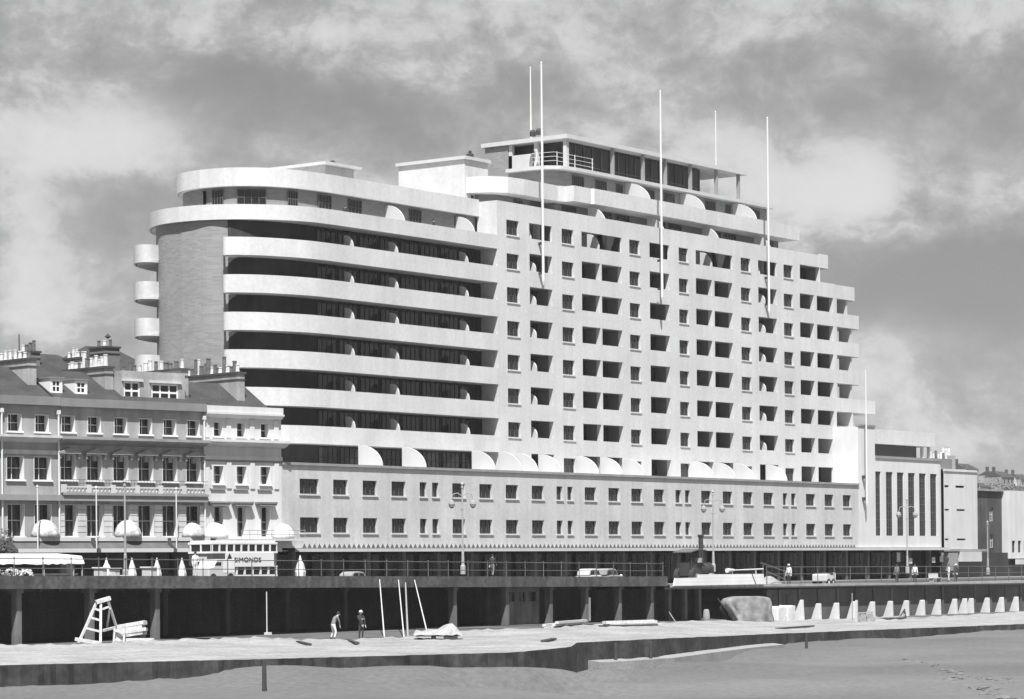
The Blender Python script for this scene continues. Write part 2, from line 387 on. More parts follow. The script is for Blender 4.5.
# concrete buttresses
bt=None
BX=[(797,1.25),(815,1),(833,1),(850.5,1.05),(869,1),(887,1),(903,1),(919,1),(935,1),(951.5,1),(961.5,1),(968,1),(984,1),(998.5,1),(1013,1)]
for n,(px,hh) in enumerate(BX):
    x=px_x(px,-23.2,615);q=M()
    hh_=1.45*hh
    pts=[(.48,0),(-.42,0),(-.38,hh_),(-.05,hh_)] if n else [(.6,0),(-.5,0),(-.4,hh_),(-.25,hh_)]
    q.extr(pts,'x',-.2,.2)
    o=q.build('concrete_buttress',conc_r,bevel=.04);o.location=(x,-23.35,-3.0)
    lab='pale raked concrete buttress standing clear against the dark parade wall'
    sp={0:'tall pointed pale buttress, nearest to the tarpaulin and broken blocks',1:'second raked buttress right of the broken blocks',2:'raked buttress left of the one beside the scaffold frame',3:'raked buttress directly left of the white post and winch frame',4:'raked buttress directly behind the winch frame',5:'raked buttress behind the grounded rowing boat',6:'raked buttress at the right end of the rowing boat',7:'raked buttress two places right of the rowing boat',8:'raked buttress left of the close-set pair, two places away',9:'raked buttress just left of the close-set pair',10:'left buttress of the close-set touching pair',11:'right buttress of the close-set touching pair',12:'raked buttress just right of the close-set pair',13:'last but one raked buttress at the right edge',14:'raked buttress farthest right along the dark wall'}
    tag(o,sp[n],'buttress','raked concrete buttresses along the wall')
q=M()
for a,b,hh in ((771.5,780,1.35),(781.5,789.5,1.4)):
    xa,xb=px_x(a,-25.5,618),px_x(b,-25.5,618);q.extr([(xa,-3),(xb-.1,-3),(xb,-3+hh),(xb-(xb-xa)*.45,-3+hh+.05),(xa+.1,-3+hh-.1)],'y',-26.1,-24.9)
q.box(px_x(773,-25.5,618),px_x(788,-25.5,618),-26.05,-24.95,-3,-2.35)
tag(q.build('broken_block',conc_r,bevel=.06),'broken pale concrete block with a notched top beside the tarpaulin','block')

# railing along the promenade
rl=root('promenade_railing','thin iron railing with upright posts and two rails along the deck edge','railing',(-20,-21.7,1.3))
P=[]
x=-52.0
while x<21.3: P.append((x,zdeck(x)));x+=2.36
r=M()
for (a,za),(b,zb) in zip(P,P[1:]):
    r.tube((a,-21.7,za+1.08),(b,-21.7,zb+1.08),.03,n=6);r.tube((a,-21.7,za+.5),(b,-21.7,zb+.5),.026,n=6)
r.build('rails',rail_m,rl)
for a,za in P:
    r=M();r.tube((a,-21.7,za),(a,-21.7,za+1.12),.04,.035,n=6);r.lathe([(.02,0),(.055,.04),(.03,.09)],(a,-21.7,za+1.1),6);r.build('post',rail_m,rl)
rl=root('parade_railing','low iron railing along the right-hand promenade above the dark wall','railing',(60,-21.6,0))
P=[];x=37.5
while x<135: P.append((x,zdr(x)));x+=2.9
r=M()
for (a,za),(b,zb) in zip(P,P[1:]):
    r.tube((a,-21.6,za+1.5),(b,-21.6,zb+1.5),.03,n=6);r.tube((a,-21.6,za+.9),(b,-21.6,zb+.9),.026,n=6)
r.build('rails',rail_m,rl)
for a,za in P:
    r=M();r.tube((a,-21.6,za),(a,-21.6,za+1.55),.04,.035,n=6);r.build('post',rail_m,rl)

# ================================================================== THE APARTMENT BUILDING
AB=root('apartment_building','huge white stepped apartment block like an ocean liner with long curved balconies','apartment block',(50,3,0))
def part(m,name,mt,parent=AB,**k): return m.build(name,mt,parent,**k)
# podium
rowz=((7.78,8.98),(4.72,5.93))
pw=[(2.16,4.52)]+[(a,b) for a,b in ((6.3,8.15),(10.05,11.9),(13.82,15.7),(17.6,18.55),(19.3,20.2),(22.1,23.9),(25.95,27.8),(29.8,31.65),(33.7,35.55),(37.5,38.43),(39.2,40.05),(41.95,43.8),(45.8,47.6),(49.6,51.45),(53.45,55.25),(57.2,58.2),(58.9,59.8),(61.8,63.6),(65.75,67.55),(69.6,71.4),(73.5,75.4),(77.3,78.2),(78.95,79.9),(81.95,83.85),(85.8,87.65),(89.65,91.4))]
holes=[(a,b,c,d) for a,b in pw for c,d in rowz]
m=M();m.wall(0,93,3.32,10.02,0,holes,.3);m.poly((0,0,3.32),(0,5,3.32),(0,5,10.02),(0,0,10.02));part(m,'podium_wall',podium_m)
m=M();m.box(-.02,92.99,-.14,.2,10.03,10.24);part(m,'podium_coping',trim_d)
m=M();m.box(0,92.99,.21,5.2,9.9,10.16);part(m,'podium_roof',render_w)
for a,b in pw:
    for c,d in rowz: window(AB,(a+b)/2,c,d,.26,b-a,2 if b-a>1.2 else 1,1,name='podium_window',sill=(.1,-.35,-.24,render_w))
m=M();m.box(1.5,113,-.45,-.003,3.2,3.46);part(m,'canopy_edge',white)
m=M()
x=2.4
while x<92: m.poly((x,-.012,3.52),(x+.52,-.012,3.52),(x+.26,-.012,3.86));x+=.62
part(m,'zigzag_shadow',frame_d)  # dark triangles painting the zigzag shadow on the wall above the canopy
# shopfronts in deep shade
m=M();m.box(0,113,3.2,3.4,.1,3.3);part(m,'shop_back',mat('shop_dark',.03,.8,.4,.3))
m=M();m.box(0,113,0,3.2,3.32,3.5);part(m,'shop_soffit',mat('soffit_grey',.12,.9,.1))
for k in range(24):
    x=2+4.7*k
    m=M();m.box(x-.22,x+.22,.5,.95,.1,3.32);part(m,'shop_column',mat('shop_column_stone',.1,.8,.2,.6))
for k in range(23):
    x=4.35+4.7*k;window(AB,x,.5,3.0,2.9,4.1,3,1,name='shop_window',fm=metal_d,gm=shopglass)
for (px,zz) in ((898,558),(910,560),(933,559),(941,558)):
    q=on_y(px,zz,.1)
    m=M();m.box(q.x-.35,q.x+.35,.0,.08,q.z-.4,q.z+.6 if px==898 else q.z+.2);part(m,'shop_notice',white)
# central tower: bays stepping gently forward
Z=lambda k:12+3*k
A_=(34.4,36.3);C_=(43,44.9);E_=(54.2,56);G_=(62.9,64.6);I_=(74.5,76.4);K_=(83,84.9)
B_=(37.9,41.45);D1=(46.2,49.2);D2=(49.5,52.9);Fo=(57.7,61.2);H1=(66,69);H2=(69.45,72.9);J_=(77.9,81.6);L1=(86.3,89.25);L2=(89.85,93.35)
secs=[(33,41.75,3.0,[A_],[B_]),(41.75,53.6,3.0,[C_],[D1,D2]),(53.6,65.3,3.0,[E_,G_],[Fo]),(65.3,73.6,3.0,[],[H1,H2]),(73.6,77.2,3.0,[I_],[]),(77.2,86.0,3.0,[K_],[J_])]
wm=M();gw=[]
for x0,x1,Y,wins,ops in secs:
    hs=[]
    for (a,b) in wins:
        for r_ in range(8):
            z1=32.73-3*r_;z0=z1-1.33;hs.append((a,b,z0,z1,.32));gw.append(((a+b)/2,z0,z1,Y+.27,b-a))
    for (a,b) in ops:
        for r_ in range(8):
            z1=33-3*r_;z0=z1-1.55
            if r_==0: z0,z1=31.35,32.75
            if r_==7: z0=10.3
            bb=b
            if r_==0 and (a,b) in (D1,H1): bb=(D2 if (a,b)==D1 else H2)[0]
            hs.append((a,bb,z0,z1,1.7 if r_ else .22))
    wm.wall(x0,x1,10.1,34.3,Y,hs)
    wm.poly((x0,Y,34.3),(x1,Y,34.3),(x1,Y+.3,34.3),(x0,Y+.3,34.3));wm.poly((x0,Y+.3,33.2),(x1,Y+.3,33.2),(x1,Y+.3,34.3),(x0,Y+.3,34.3))
# right end of the front wall, under the stepped terraces
hs=[(L1[0],L1[1],Z(k)-1.55,Z(k),1.7) for k in range(1,7)]+[(L2[0],L2[1],Z(k)-1.55,Z(k),1.7) for k in range(1,7)]+[(L1[0],L1[1],10.3,12,1.7),(L2[0],L2[1],10.3,12,1.7)]
wm.wall(86.0,93.9,10.1,31.5,3.0,hs)
wm.wall(86.0,90.6,31.5,34.3,3.0,[(86.35,90.5,31.5,33,1.7)])
# west return of the tower wall above the long balconies
wm.poly((33,3,10.1),(33,5.2,10.1),(33,5.2,34.3),(33,3,34.3))
part(wm,'tower_wall',render_w)
for x,z0,z1,Y,w in gw: window(AB,x,z0,z1,Y,w,2,1,sill=(.06,-.34,-.25,render_w))
# balcony backs: glazed doors in a wall painted dark for recess shade, one per opening
recess_m=mat('recess_render_shaded',.2,.9,.08,.5);recess_d=mat('recess_shade_dark',.06,.9,.08,.5)  # inner walls darker than the white render, painting in the recess shade
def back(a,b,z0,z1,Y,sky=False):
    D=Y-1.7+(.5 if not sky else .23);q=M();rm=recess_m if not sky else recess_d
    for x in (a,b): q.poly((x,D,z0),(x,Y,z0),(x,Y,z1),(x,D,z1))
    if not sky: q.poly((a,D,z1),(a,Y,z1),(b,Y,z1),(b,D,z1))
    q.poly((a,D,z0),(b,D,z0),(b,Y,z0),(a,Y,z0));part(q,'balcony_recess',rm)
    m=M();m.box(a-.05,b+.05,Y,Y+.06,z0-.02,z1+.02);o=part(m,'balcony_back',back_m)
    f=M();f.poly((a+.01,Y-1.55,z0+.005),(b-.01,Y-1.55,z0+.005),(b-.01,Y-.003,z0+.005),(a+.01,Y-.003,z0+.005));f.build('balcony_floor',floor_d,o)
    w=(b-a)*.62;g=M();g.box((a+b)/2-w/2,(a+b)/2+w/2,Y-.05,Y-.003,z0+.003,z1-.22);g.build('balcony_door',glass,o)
for x0,x1,Y,wins,ops in secs:
    for (a,b) in ops:
        for r_ in range(8):
            z1=33-3*r_;z0=z1-1.55
            if r_==7: z0=10.3
            if r_==0: z0,z1=31.2,33.1
            if r_==0 and (a,b) in (D2,H2): continue
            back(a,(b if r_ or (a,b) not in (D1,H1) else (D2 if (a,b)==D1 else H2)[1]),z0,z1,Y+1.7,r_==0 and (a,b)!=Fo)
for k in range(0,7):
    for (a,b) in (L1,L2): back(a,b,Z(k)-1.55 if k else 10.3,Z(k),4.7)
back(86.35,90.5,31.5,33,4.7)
for r_ in range(1,7):
    for x,Y in ((38.87,3.0),(79.24,3.0)):
        part(quarter(x,Y+.95,Y+.02,33-3*r_-1.55,33-3*r_-.5,.2,zf=.2),'balcony_screen',white)
# top row: open-air balconies with round screens
for x,Y in ((38.6,3.0),(49.5,2.92),(69.4,2.92),(78.7,3.0)):
    part(quarter(x,Y+1.66,Y+.3,31.25,32.9,.2),'balcony_screen',white)
# podium terrace screens
for x in (13.3,19.15,29.0,32.95,35.4,39.0,45.0,48.95,52.65,65.05,69.05,72.7,79.05):
    yb=2.98 if x>33 else 4.86
    part(quarter(x,yb if x>33 else 3.0,.5,10.165,12.05 if x<33 else 11.98,.16,14),'terrace_screen',white)
# ---- long curved balconies west of the tower
FP=[(33.0,3.0),(13,3.0),(10.5,3.02),(8,3.12),(6.1,3.5),(4.5,4.02),(2.9,4.75),(1.7,5.6),(.9,6.4),(.55,7.15),(.6,7.75),(1.1,8.1),(2.0,8.2)]
def smooth(path,n=5):
    out=[]
    V=[Vector(p) for p in path]
    for i in range(len(V)-1):
        p0=V[max(i-1,0)];p1=V[i];p2=V[i+1];p3=V[min(i+2,len(V)-1)]
        if i==0: out.append(tuple(p1));continue
        for t in range(n):
            u=t/n;out.append(tuple(.5*((2*p1)+(p2-p0)*u+(2*p0-5*p1+4*p2-p3)*u*u+(3*p1-p0-3*p2+p3)*u**3)))
    out.append(tuple(V[-1]));return out
FPs=smooth(FP)
FPf=smooth(FP[:7]+[(1.8,5.6),(1.15,6.3),(1.1,6.9),(1.9,7.6)])
BR=smooth([(33.0,4.9),(11.5,4.9),(9,4.93),(6.5,5.2),(4.6,5.85),(3.1,6.8),(2.0,8.0),(1.4,9.3),(1.2,MS/2)])
BRfull=BR+[(x,MS-y) for x,y in reversed(BR[:-1])]
m=M();m.prism([(94.2,4.9),(94.2,MS-4.9)]+list(reversed(BRfull)),10.0,30.0);part(m,'brick_core',brick_m)
for k in range(0,6):
    for mirror in (0,1):
        pth=FPf if not mirror else [(x,MS-y) for x,y in FPs]
        if mirror: pth=list(reversed(pth))
        m=M();m.band(pth,Z(k),Z(k)+1.45,-.16)
        o=part(m,'balcony_parapet',render_w)
        poly=[p for p in pth]
        inn=[(33,10.5),(2.2,10.5)] if not mirror else [(2.2,10.5),(33,10.5)]
        # floor slab: from parapet to core
        if mirror: ring=pth+[(33,15.9),(9,15.9),(4.0,14.0)][0:0]
        m=M();pp=[(x,y+(.17 if not mirror else -.17)) for x,y in FPf] if not mirror else [(x,MS-y-.17) for x,y in FPs]
        pp=[(x+.17*max(0,min(1,(8-x)/6)),y) for x,y in pp][:-3]
        pp=pp if True else pp
        m.prism(pp+([(4.8,6.0),(9,5.1),(33,5.1)] if not mirror else [(4.8,MS-6),(9,MS-5.1),(33,MS-5.1)]),Z(k)+.003,Z(k)+.2);m.build('floor_slab',render_w,o)
# parapet of the next floor runs right round the west end
TP=smooth([(33,3.0),(13,3.0),(10.5,3.03),(8,3.2),(6,3.85),(4.4,4.85),(2.9,6.2),(1.8,7.7),(1.05,9.4),(.8,MS/2)])
TPf=TP+[(x,MS-y) for x,y in reversed(TP[:-1])]
m=M();m.band(TPf,30.0,31.22,-.16);part(m,'terrace_parapet',render_w)
m=M();pp=[(x+.17*max(0,min(1,(8-x)/6)),y+.17*(1 if y<8 else -1 if y>MS-9 else 0)) for x,y in TPf];m.prism(pp,30.003,30.25);part(m,'terrace_slab',render_w)
for k in range(0,6):
    for x in (13.05,19.0,28.9):
        if k==0: continue
        part(quarter(x,4.1,3.17,Z(k)-1.75,Z(k)-.55,.16,zf=.2),'balcony_screen',white)
for x in (13.05,19.0,28.9): part(quarter(x,4.1,3.17,28.2,29.45,.16,zf=.2),'balcony_screen',white)
for k in range(0,7):
    zq=Z(k)-2.79 if k else 10.17
    bp_=[(x-.03*max(0,min(1,(9-x)/5)),y-.03) for x,y in BR if x>2.35];m=M();m.band(bp_,zq,Z(k)-.003,.02);bo=part(m,'balcony_back',back_m)  # dark sheet over the brick core, painting the shade under the bands
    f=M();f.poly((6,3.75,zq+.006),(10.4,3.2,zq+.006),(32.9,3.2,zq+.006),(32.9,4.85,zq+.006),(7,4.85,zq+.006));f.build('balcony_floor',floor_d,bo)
    for i in range(8):
        a=10.2+2.8*i
        o=window(AB,a+1.3,zq+.03,Z(k)-.1,4.81,2.5,3,1,name='balcony_glazing',fm=back_m)

# ---- floor above: brick strip with windows under the rounded roof band
RP=smooth([(33,4.95),(15,4.95),(12,4.98),(9,5.3),(6.6,6.1),(4.9,7.4),(3.8,9.1),(3.4,MS/2)])
RPf=RP+[(x,MS-y) for x,y in reversed(RP[:-1])]
IN=smooth([(33.0,5.4),(15,5.4),(12,5.43),(9.2,5.75),(7,6.5),(5.4,7.7),(4.35,9.2),(4.0,MS/2)])
INf=IN+[(x,MS-y) for x,y in reversed(IN[:-1])]
m=M();m.prism(list(reversed(INf)),30.2,33.0);part(m,'upper_brick_storey',brick_m)
m=M();m.band(RPf,33.0,34.5,-.18);part(m,'roof_parapet',render_w)
m=M();pp=[(x+.19*max(0,min(1,(9-x)/5)),y+.19*(1 if y<8 else -1 if y>MS-9 else 0)) for x,y in RPf];m.prism(pp,33.003,33.4);part(m,'roof_slab',render_w)
for a,b in ((11.25,12.9),(15.1,16.9),(23.4,25.1),(29.9,31.6)): window(AB,(a+b)/2,31.5,32.8,5.36,b-a,3,1,name='clerestory_window')
IW=[(287,297),(237,266),(213,224),(188,196.5),(177.7,181.5)]
def on_path(px,path,zz):   # where the plan path crosses the sight line of a column of windows
    best=None
    for (ax,ay),(bx,by) in zip(path,path[1:]):
        for t in range(10):
            x=lerp(ax,bx,t/10);y=lerp(ay,by,t/10);p=Vector((x,y,zz))-CAM
            u=512+F_PX*p.dot(RT)/p.dot(FW)+ROLL*(YH-349.5-F_PX*p.z/p.dot(FW))
            if y<MS/2 and (best is None or abs(u-px)<best[0]): best=(abs(u-px),x,y,math.atan2(by-ay,bx-ax))
    return best[1:]
for a,b in IW:
    xa,ya,_=on_path(a,INf,32.2);xb,yb,_=on_path(b,INf,32.2)
    w=math.hypot(xb-xa,yb-ya);an=math.atan2(yb-ya,xb-xa);nx,ny=math.sin(an),-math.cos(an)
    window(AB,(xa+xb)/2+nx*.12,31.5,32.8,(ya+yb)/2+ny*.12,max(w,.8),3 if w<2.5 else 5,1,name='clerestory_window').rotation_euler=(0,0,an)
for px in (386,456): x=px_x(px,5.36,205);part(quarter(x,5.38,3.3,30.9,32.75,.16),'terrace_screen',white)
# roof plant rooms
m=M();m.box(14.6,18.4,7.4,14.5,33.4,35.75);part(m,'plant_room',render_w)
m=M();m.box(14.1,18.9,6.9,15,35.76,36.0);part(m,'plant_room_roof',render_w)
m=M();m.box(36.3,39.9,9.0,16.6,33.3,38.85);part(m,'lift_house',render_w)
m=M();m.box(36.1,40.1,8.8,16.8,38.86,39.15);part(m,'lift_house_roof',white)
m=M();m.lathe([(.35,0),(.35,.5),(.15,.55),(.15,.8)],(38.5,10,39.15),8);part(m,'roof_vent',metal_d)
m=M();m.lathe([(.3,0),(.3,.35),(.15,.5)],(16.9,8.5,36.0),8);part(m,'roof_vent',metal_d)
# ---- set-back storey behind the tower parapet
IN14=[(88.3,6.7),(47.2,6.7),(47.2,7.6),(40.5,7.3),(39,7.6),(37.9,8.6),(37.4,10.6),(37.6,16.2),(88.3,16.2)]
m=M();m.prism(IN14,33.2,35.8);part(m,'set_back_storey',brick_d)
m=M();m.box(33.02,90.5,4.8,16.2,32.95,33.2);part(m,'tower_roof',render_w)
for a,b in ((33.02,37.85),(41.5,46.15),(52.95,65.95),(72.95,77.85),(81.65,90.5)): part(M().box(a,b,3.31,4.795,33.003,33.2),'tower_roof',render_w)
BP=[(88.9,4.5),(68.5,4.5),(68.3,4.35),(50.4,4.35),(50.2,4.6),(47.4,4.6),(47.3,5.6),(46.5,5.85),(41,5.75),(38.8,6.0),(37.4,6.9),(36.6,8.4),(36.3,10.6),(36.5,16.8)]
m=M();m.band(BP,35.8,37.25,-.18);m.band([(88.9,16.5),(88.9,4.51)],35.8,37.25,-.18);part(m,'upper_parapet',render_w)
m=M();m.prism([(p[0]-(.19 if p[0]>88 else 0)+(.19 if p[0]<37 else 0),p[1]+.19) for p in BP]+[(88.7,16.8)],35.803,36.1);part(m,'upper_slab',render_w)
for px in (585,644,699,751):
    x=px_x(px,6.0,220);part(quarter(x,5.6,3.55,33.25,35.72,.18,zf=.3),'terrace_screen',white)
for a,b in ((41.5,42.9),(44.3,46.3)): window(AB,(a+b)/2,34.3,35.6,7.3,b-a,3,1,name='clerestory_window')
for x in (49.5,55.5,58.6,65,68,75.5,78.5,86): window(AB,x,33.9,35.7,6.66,2.4,3,1,name='terrace_glazing')
for k in range(5): window(AB,37.25,34.4,35.65,9.3+1.3*k,1.2,2,0,name='clerestory_window').rotation_euler=(0,0,R(-90))
# storey under the roof restaurant
m=M();m.prism([(88.2,8.0),(52.0,8.0),(50.2,8.3),(49.2,9.2),(49.0,10.6),(49.0,16.5),(88.2,16.5)],36.05,39.3);part(m,'restaurant_storey',brick_m)
for a,b in ((52.0,53.9),(55.9,57.8),(59.5,60.6),(64.15,66.3),(68.1,70),(75.9,77.8),(79.8,80.8),(84.6,86.6)): window(AB,(a+b)/2,38.0,39.0,7.95,b-a,4,0,name='clerestory_window')
window(AB,49.05,37.6,38.5,11.0,1.4,2,0,name='clerestory_window').rotation_euler=(0,0,R(-90))
for px in (626,681,733): x=px_x(px,7.96,190);part(quarter(x,7.98,5.1,37.0,39.2,.2),'terrace_screen',white)
m=M();m.prism([(88.4,7.2),(51.5,7.2),(49.6,7.6),(48.6,8.7),(48.3,10.4),(48.3,13.1),(51.9,13.3),(51.9,16.8),(88.4,16.8)],39.3,39.62);part(m,'restaurant_deck',white)
m=M();m.prism([(77.5,9.6),(53.2,9.6),(53.2,16.6),(77.5,16.6)],39.62,42.45);part(m,'restaurant_glass',shopglass)
m=M()
for k in range(17): x=53.3+1.5*k;m.box(x-.05,x+.05,9.5,9.6,39.63,42.4)
m.box(53.2,77.5,9.52,9.6,40.45,40.52);part(m,'restaurant_mullions',frame_d)
m=M();m.box(52.0,53.1,12.6,15.4,39.63,41.5);part(m,'west_wall',white)
m=M();m.box(51.95,55.0,15.45,18.2,36.1,42.5);part(m,'stair_tower',brick_m)
m=M();m.prism([(51.7,8.3),(84.8,8.3),(84.8,17),(56,17),(56,18.5),(51.7,18.5)],42.55,42.95);part(m,'restaurant_roof',white)
for x,y in ((52.2,8.8),(52.2,12.2),(52.2,15.2)): m=M();m.box(x-.2,x+.2,y-.2,y+.2,39.63,42.55);part(m,'roof_post',white)
for x in (60,65.4,69.5,74.2,79.2,83.6): m=M();m.box(x-.14,x+.14,8.55,8.85,39.63,42.55);part(m,'roof_post',metal_g)
for x in (79,83.6): m=M();m.box(x-.14,x+.14,16,16.3,39.63,42.55);part(m,'roof_post',metal_g)
m=M()
for z in (40.1,40.5,40.9): m.tube((49.2,8.0,z),(55.5,7.9,z),.02,n=6);m.tube((49.2,8.0,z),(48.7,10.3,z),.02,n=6)
for k in range(3): x=49.4+2.9*k;m.tube((x,7.9-.0129*(x-49),39.6),(x,7.9-.0129*(x-49),40.95),.04,n=6)
part(m,'roof_railing',metal_w)
m=M();m.lathe([(.3,0),(.3,.4),(.2,.6)],(50.6,10.8,42.95),8);m.lathe([(.3,0),(.3,.4),(.2,.6)],(51,11.8,42.95),8);part(m,'roof_vent',metal_d)
# ---- stepped terraces at the far end
for k,xe,zb in ((7,92.8,33),(6,98.5,30),(5,99.4,27),(4,99.4,24),(3,99.4,21),(2,102.9,18)):
    z=zb;yb=16.5
    x0=93.9 if k<7 else 90.6
    pth=[(x0,3.0),(xe-.5,3.0),(xe-.1,3.2),(xe,3.7),(xe,yb)]
    m=M();m.band(pth,z,z+1.45,.18);o=part(m,'end_parapet',render_w)
    m=M();m.prism([(x0,3.19),(xe-.6,3.19),(xe-.19,3.7),(xe-.19,yb),(x0,yb)],z+.003,z+.25);m.build('floor_slab',render_w,o)
    if k==7: m=M();m.box(86.1,91.0,4.8,16.2,31.3,32.99);part(m,'end_room',brick_d)
    elif k in (6,5,4,3):
        m=M();m.box(xe-2.05,xe-1.75,3.2,4.6,z-1.55,z-.003);part(m,'end_pier',white)
        part(M().box(93.9,94.15,3.02,4.88,z-1.55,z-.003),'end_pier',white)
    else:
        m=M();m.box(94.0,100.4,4.8,16.2,16.4,17.99);part(m,'end_room',brick_d)
        for x in (97.4,): part(M().box(x-.12,x+.12,3.02,4.78,16.4,17.99),'end_pier',white)
m=M();m.box(94.21,102,4.0,16.3,15.9,16.6);part(m,'end_base',render_w)
# ---- east block with tall slot windows
m=M()
m.wall(93,96.7,3.22,16.3,0,[]);m.poly((93,0,10.1),(93,3.2,10.1),(93,3.2,16.3),(93,0,16.3))
sl=[(96.75,97.95),(99.1,100.65),(101.6,103.15),(104.15,105.75),(106.7,108.3),(109.3,110.9)]
m.wall(96.7,111.5,3.22,13.2,0,[(a,b,4.75,11.6) for a,b in sl],.2)
cr=[(111.5,0)]+arc(111.5,1.6,1.6,1.6,-90,0,8)[1:]+[(113.1,16)]
for a,b in zip(cr,cr[1:]): m.poly((a[0],a[1],3.22),(b[0],b[1],3.22),(b[0],b[1],13.2),(a[0],a[1],13.2))
m.poly((96.7,0,13.2),(96.7,6,13.2),(96.7,6,16.3),(96.7,0,16.3))
m.poly((93,0,16.3),(96.7,0,16.3),(96.7,16,16.3),(93,16,16.3));m.poly((96.7,0,13.2),(111.5,0,13.2),(113.1,1.6,13.2),(113.1,16,13.2),(96.7,16,13.2))
m.poly((93,3.2,13),(93,16,13),(93,16,16.3),(93,3.2,16.3))
part(m,'east_block_wall',mat('east_render',.6,.85,.06,.3,.05))
m=M();m.box(92.95,96.8,-.1,.25,16.31,16.5);part(m,'east_coping',trim_d)
m=M();m.band([(96.7,-.1)]+[(x+.1*(1 if x>111.6 else 0),y-.1) for x,y in cr[:-1]]+[(113.2,5)],13.0,13.28,.3);part(m,'east_coping',trim_d)
for a,b in sl: window(AB,(a+b)/2,4.75,11.6,.17,b-a,1,7,name='slot_window')
m=M();m.box(96.75,112.0,.8,12,14.65,16.2);part(m,'sun_lounge_roof',render_w)
m=M();m.box(96.75,109.0,1.5,12,13.2,14.645);part(m,'sun_lounge_glass',shopglass)
for x in (110.0,111.6): m=M();m.box(x-.12,x+.12,1.2,1.5,13.2,14.645);part(m,'sun_lounge_post',white)
m=M();m.box(109.1,111,5,8,13.2,14.3);part(m,'sun_lounge_bench',brick_d)

# flagpoles on the front wall
for n,(x,zb,zt,Y) in enumerate(((px_x(543.4,2.55,285),27.2,47.4,2.55),(px_x(662.3,2.1,303),27.1,47.3,2.1),(px_x(769.2,2.55,315),27.2,47.4,2.55))):
    fp=root('flagpole',('tall white flagpole crossing the restaurant roof corner, clamped to the front wall','tall white flagpole on the middle of the front wall','tall white flagpole on the front wall near the right-hand stepped terraces')[n],'flagpole',(x,Y,zb),group='tall white flagpoles on the front wall')
    m=M();m.lathe([(.04,0),(.1,.25),(.13,.4),(.12,6),(.11,13),(.08,zt-zb-.2),(.1,zt-zb-.1),(.03,zt-zb)],(x,Y,zb),8);m.build('pole',metal_w,fp)
    for z in (28.2,30.9): m=M();m.box(x-.12,x+.12,Y+.1,3.0 if n!=1 else 2.56,z,z+.22);m.build('bracket',metal_d,fp)
for n,(px,y0,y1,Y) in enumerate(((531,137,67,17.0),(716,168,111,16.0))):
    a=on_y(px,y0,Y);t=on_y(px-.7,y1,Y)
    fp=root('flagpole',('thin flagpole on the left end of the restaurant roof, beside the taller pole','thin pale flagpole rising behind the right end of the restaurant roof')[n],'flagpole',(a.x,Y,42.9),group='thin flagpoles behind the roof')
    m=M();m.lathe([(.1,0),(.09,1),(.06,t.z-43.1),(.08,t.z-43),(.02,t.z-42.9)],(a.x,Y,42.93),8);m.build('pole',metal_w,fp);m=M();m.lathe([(.22,0),(.2,.25),(.12,.3)],(a.x,Y,42.93 if n==0 else 42.93),8);m.build('foot',metal_w,fp)
a=on_y(867,509,-.5);t=on_y(863.3,370,-.5)
fp=root('flagpole','slim flagpole bracketed to the plain end wall, its foot above the street','flagpole',(a.x,-.5,a.z))
m=M();m.lathe([(.03,0),(.1,.4),(.12,.6),(.11,6),(.06,t.z-a.z-.1),(.02,t.z-a.z)],(a.x,-.5,a.z),8);m.build('pole',metal_w,fp)
for z in (a.z+.9,a.z+3.2): m=M();m.box(a.x-.15,a.x+.15,-.42,0,z,z+.35);m.build('bracket',metal_d,fp)

# ================================================================== THE OLD TERRACE (own frame, turned ten degrees)
def house(name,label,s0,s1):
    c=(s0+s1)/2
    return root(name,label,'house',tuple(TU*c),-PH,off=(c,0,0),group='old stucco terrace houses')
def pent(m,xc,w,z,Y=0):   # pediment hood: cornice on brackets
    m.extr([(xc-w/2-.15,z),(xc+w/2+.15,z),(xc+w/2+.15,z+.12),(xc,z+.45),(xc-w/2-.15,z+.12)],'y',Y-.42,Y-.003)
def sash(p,x,z0,z1,w,Y=.5,nv=1,nh=1,mt=None): return window(p,x,z0,z1,Y,w,nv,nh,fm=frame_w,fw=.04,sill=(.1,-.64,-.06,frame_w),surround=(0,-.53,-.05,frame_w))
def jamb_wall(h,s0,s1,wins,mt,z0=3.2,z1=13.9,name='wall'):
    hs=[(x-w/2,x+w/2,a,b,.75) for x,w,a,b in wins]
    m=M();m.wall(s0,s1,z0,z1,0,hs);m.poly((s0,0,z0),(s0,12,z0),(s0,12,z1),(s0,0,z1));m.poly((s1,0,z0),(s1,0,z1),(s1,12,z1),(s1,12,z0));m.poly((s0,12,0),(s1,12,0),(s1,12,z1),(s0,12,z1))
    m.build(name,mt,h)
    for x,w,a,b in wins: sash(h,x,a,b,w,mt=stuccoC if mt==stuccoC else trim)
def roof_slab(h,s0,s1,y0,z0,y1,z1,back=12):
    m=M();m.extr([(y0,z0),(y1,z1),(back,z1-1.2),(back,z0-.3),(y0,z0-.3)],'x',s0,s1);return m.build('roof',slate,h)
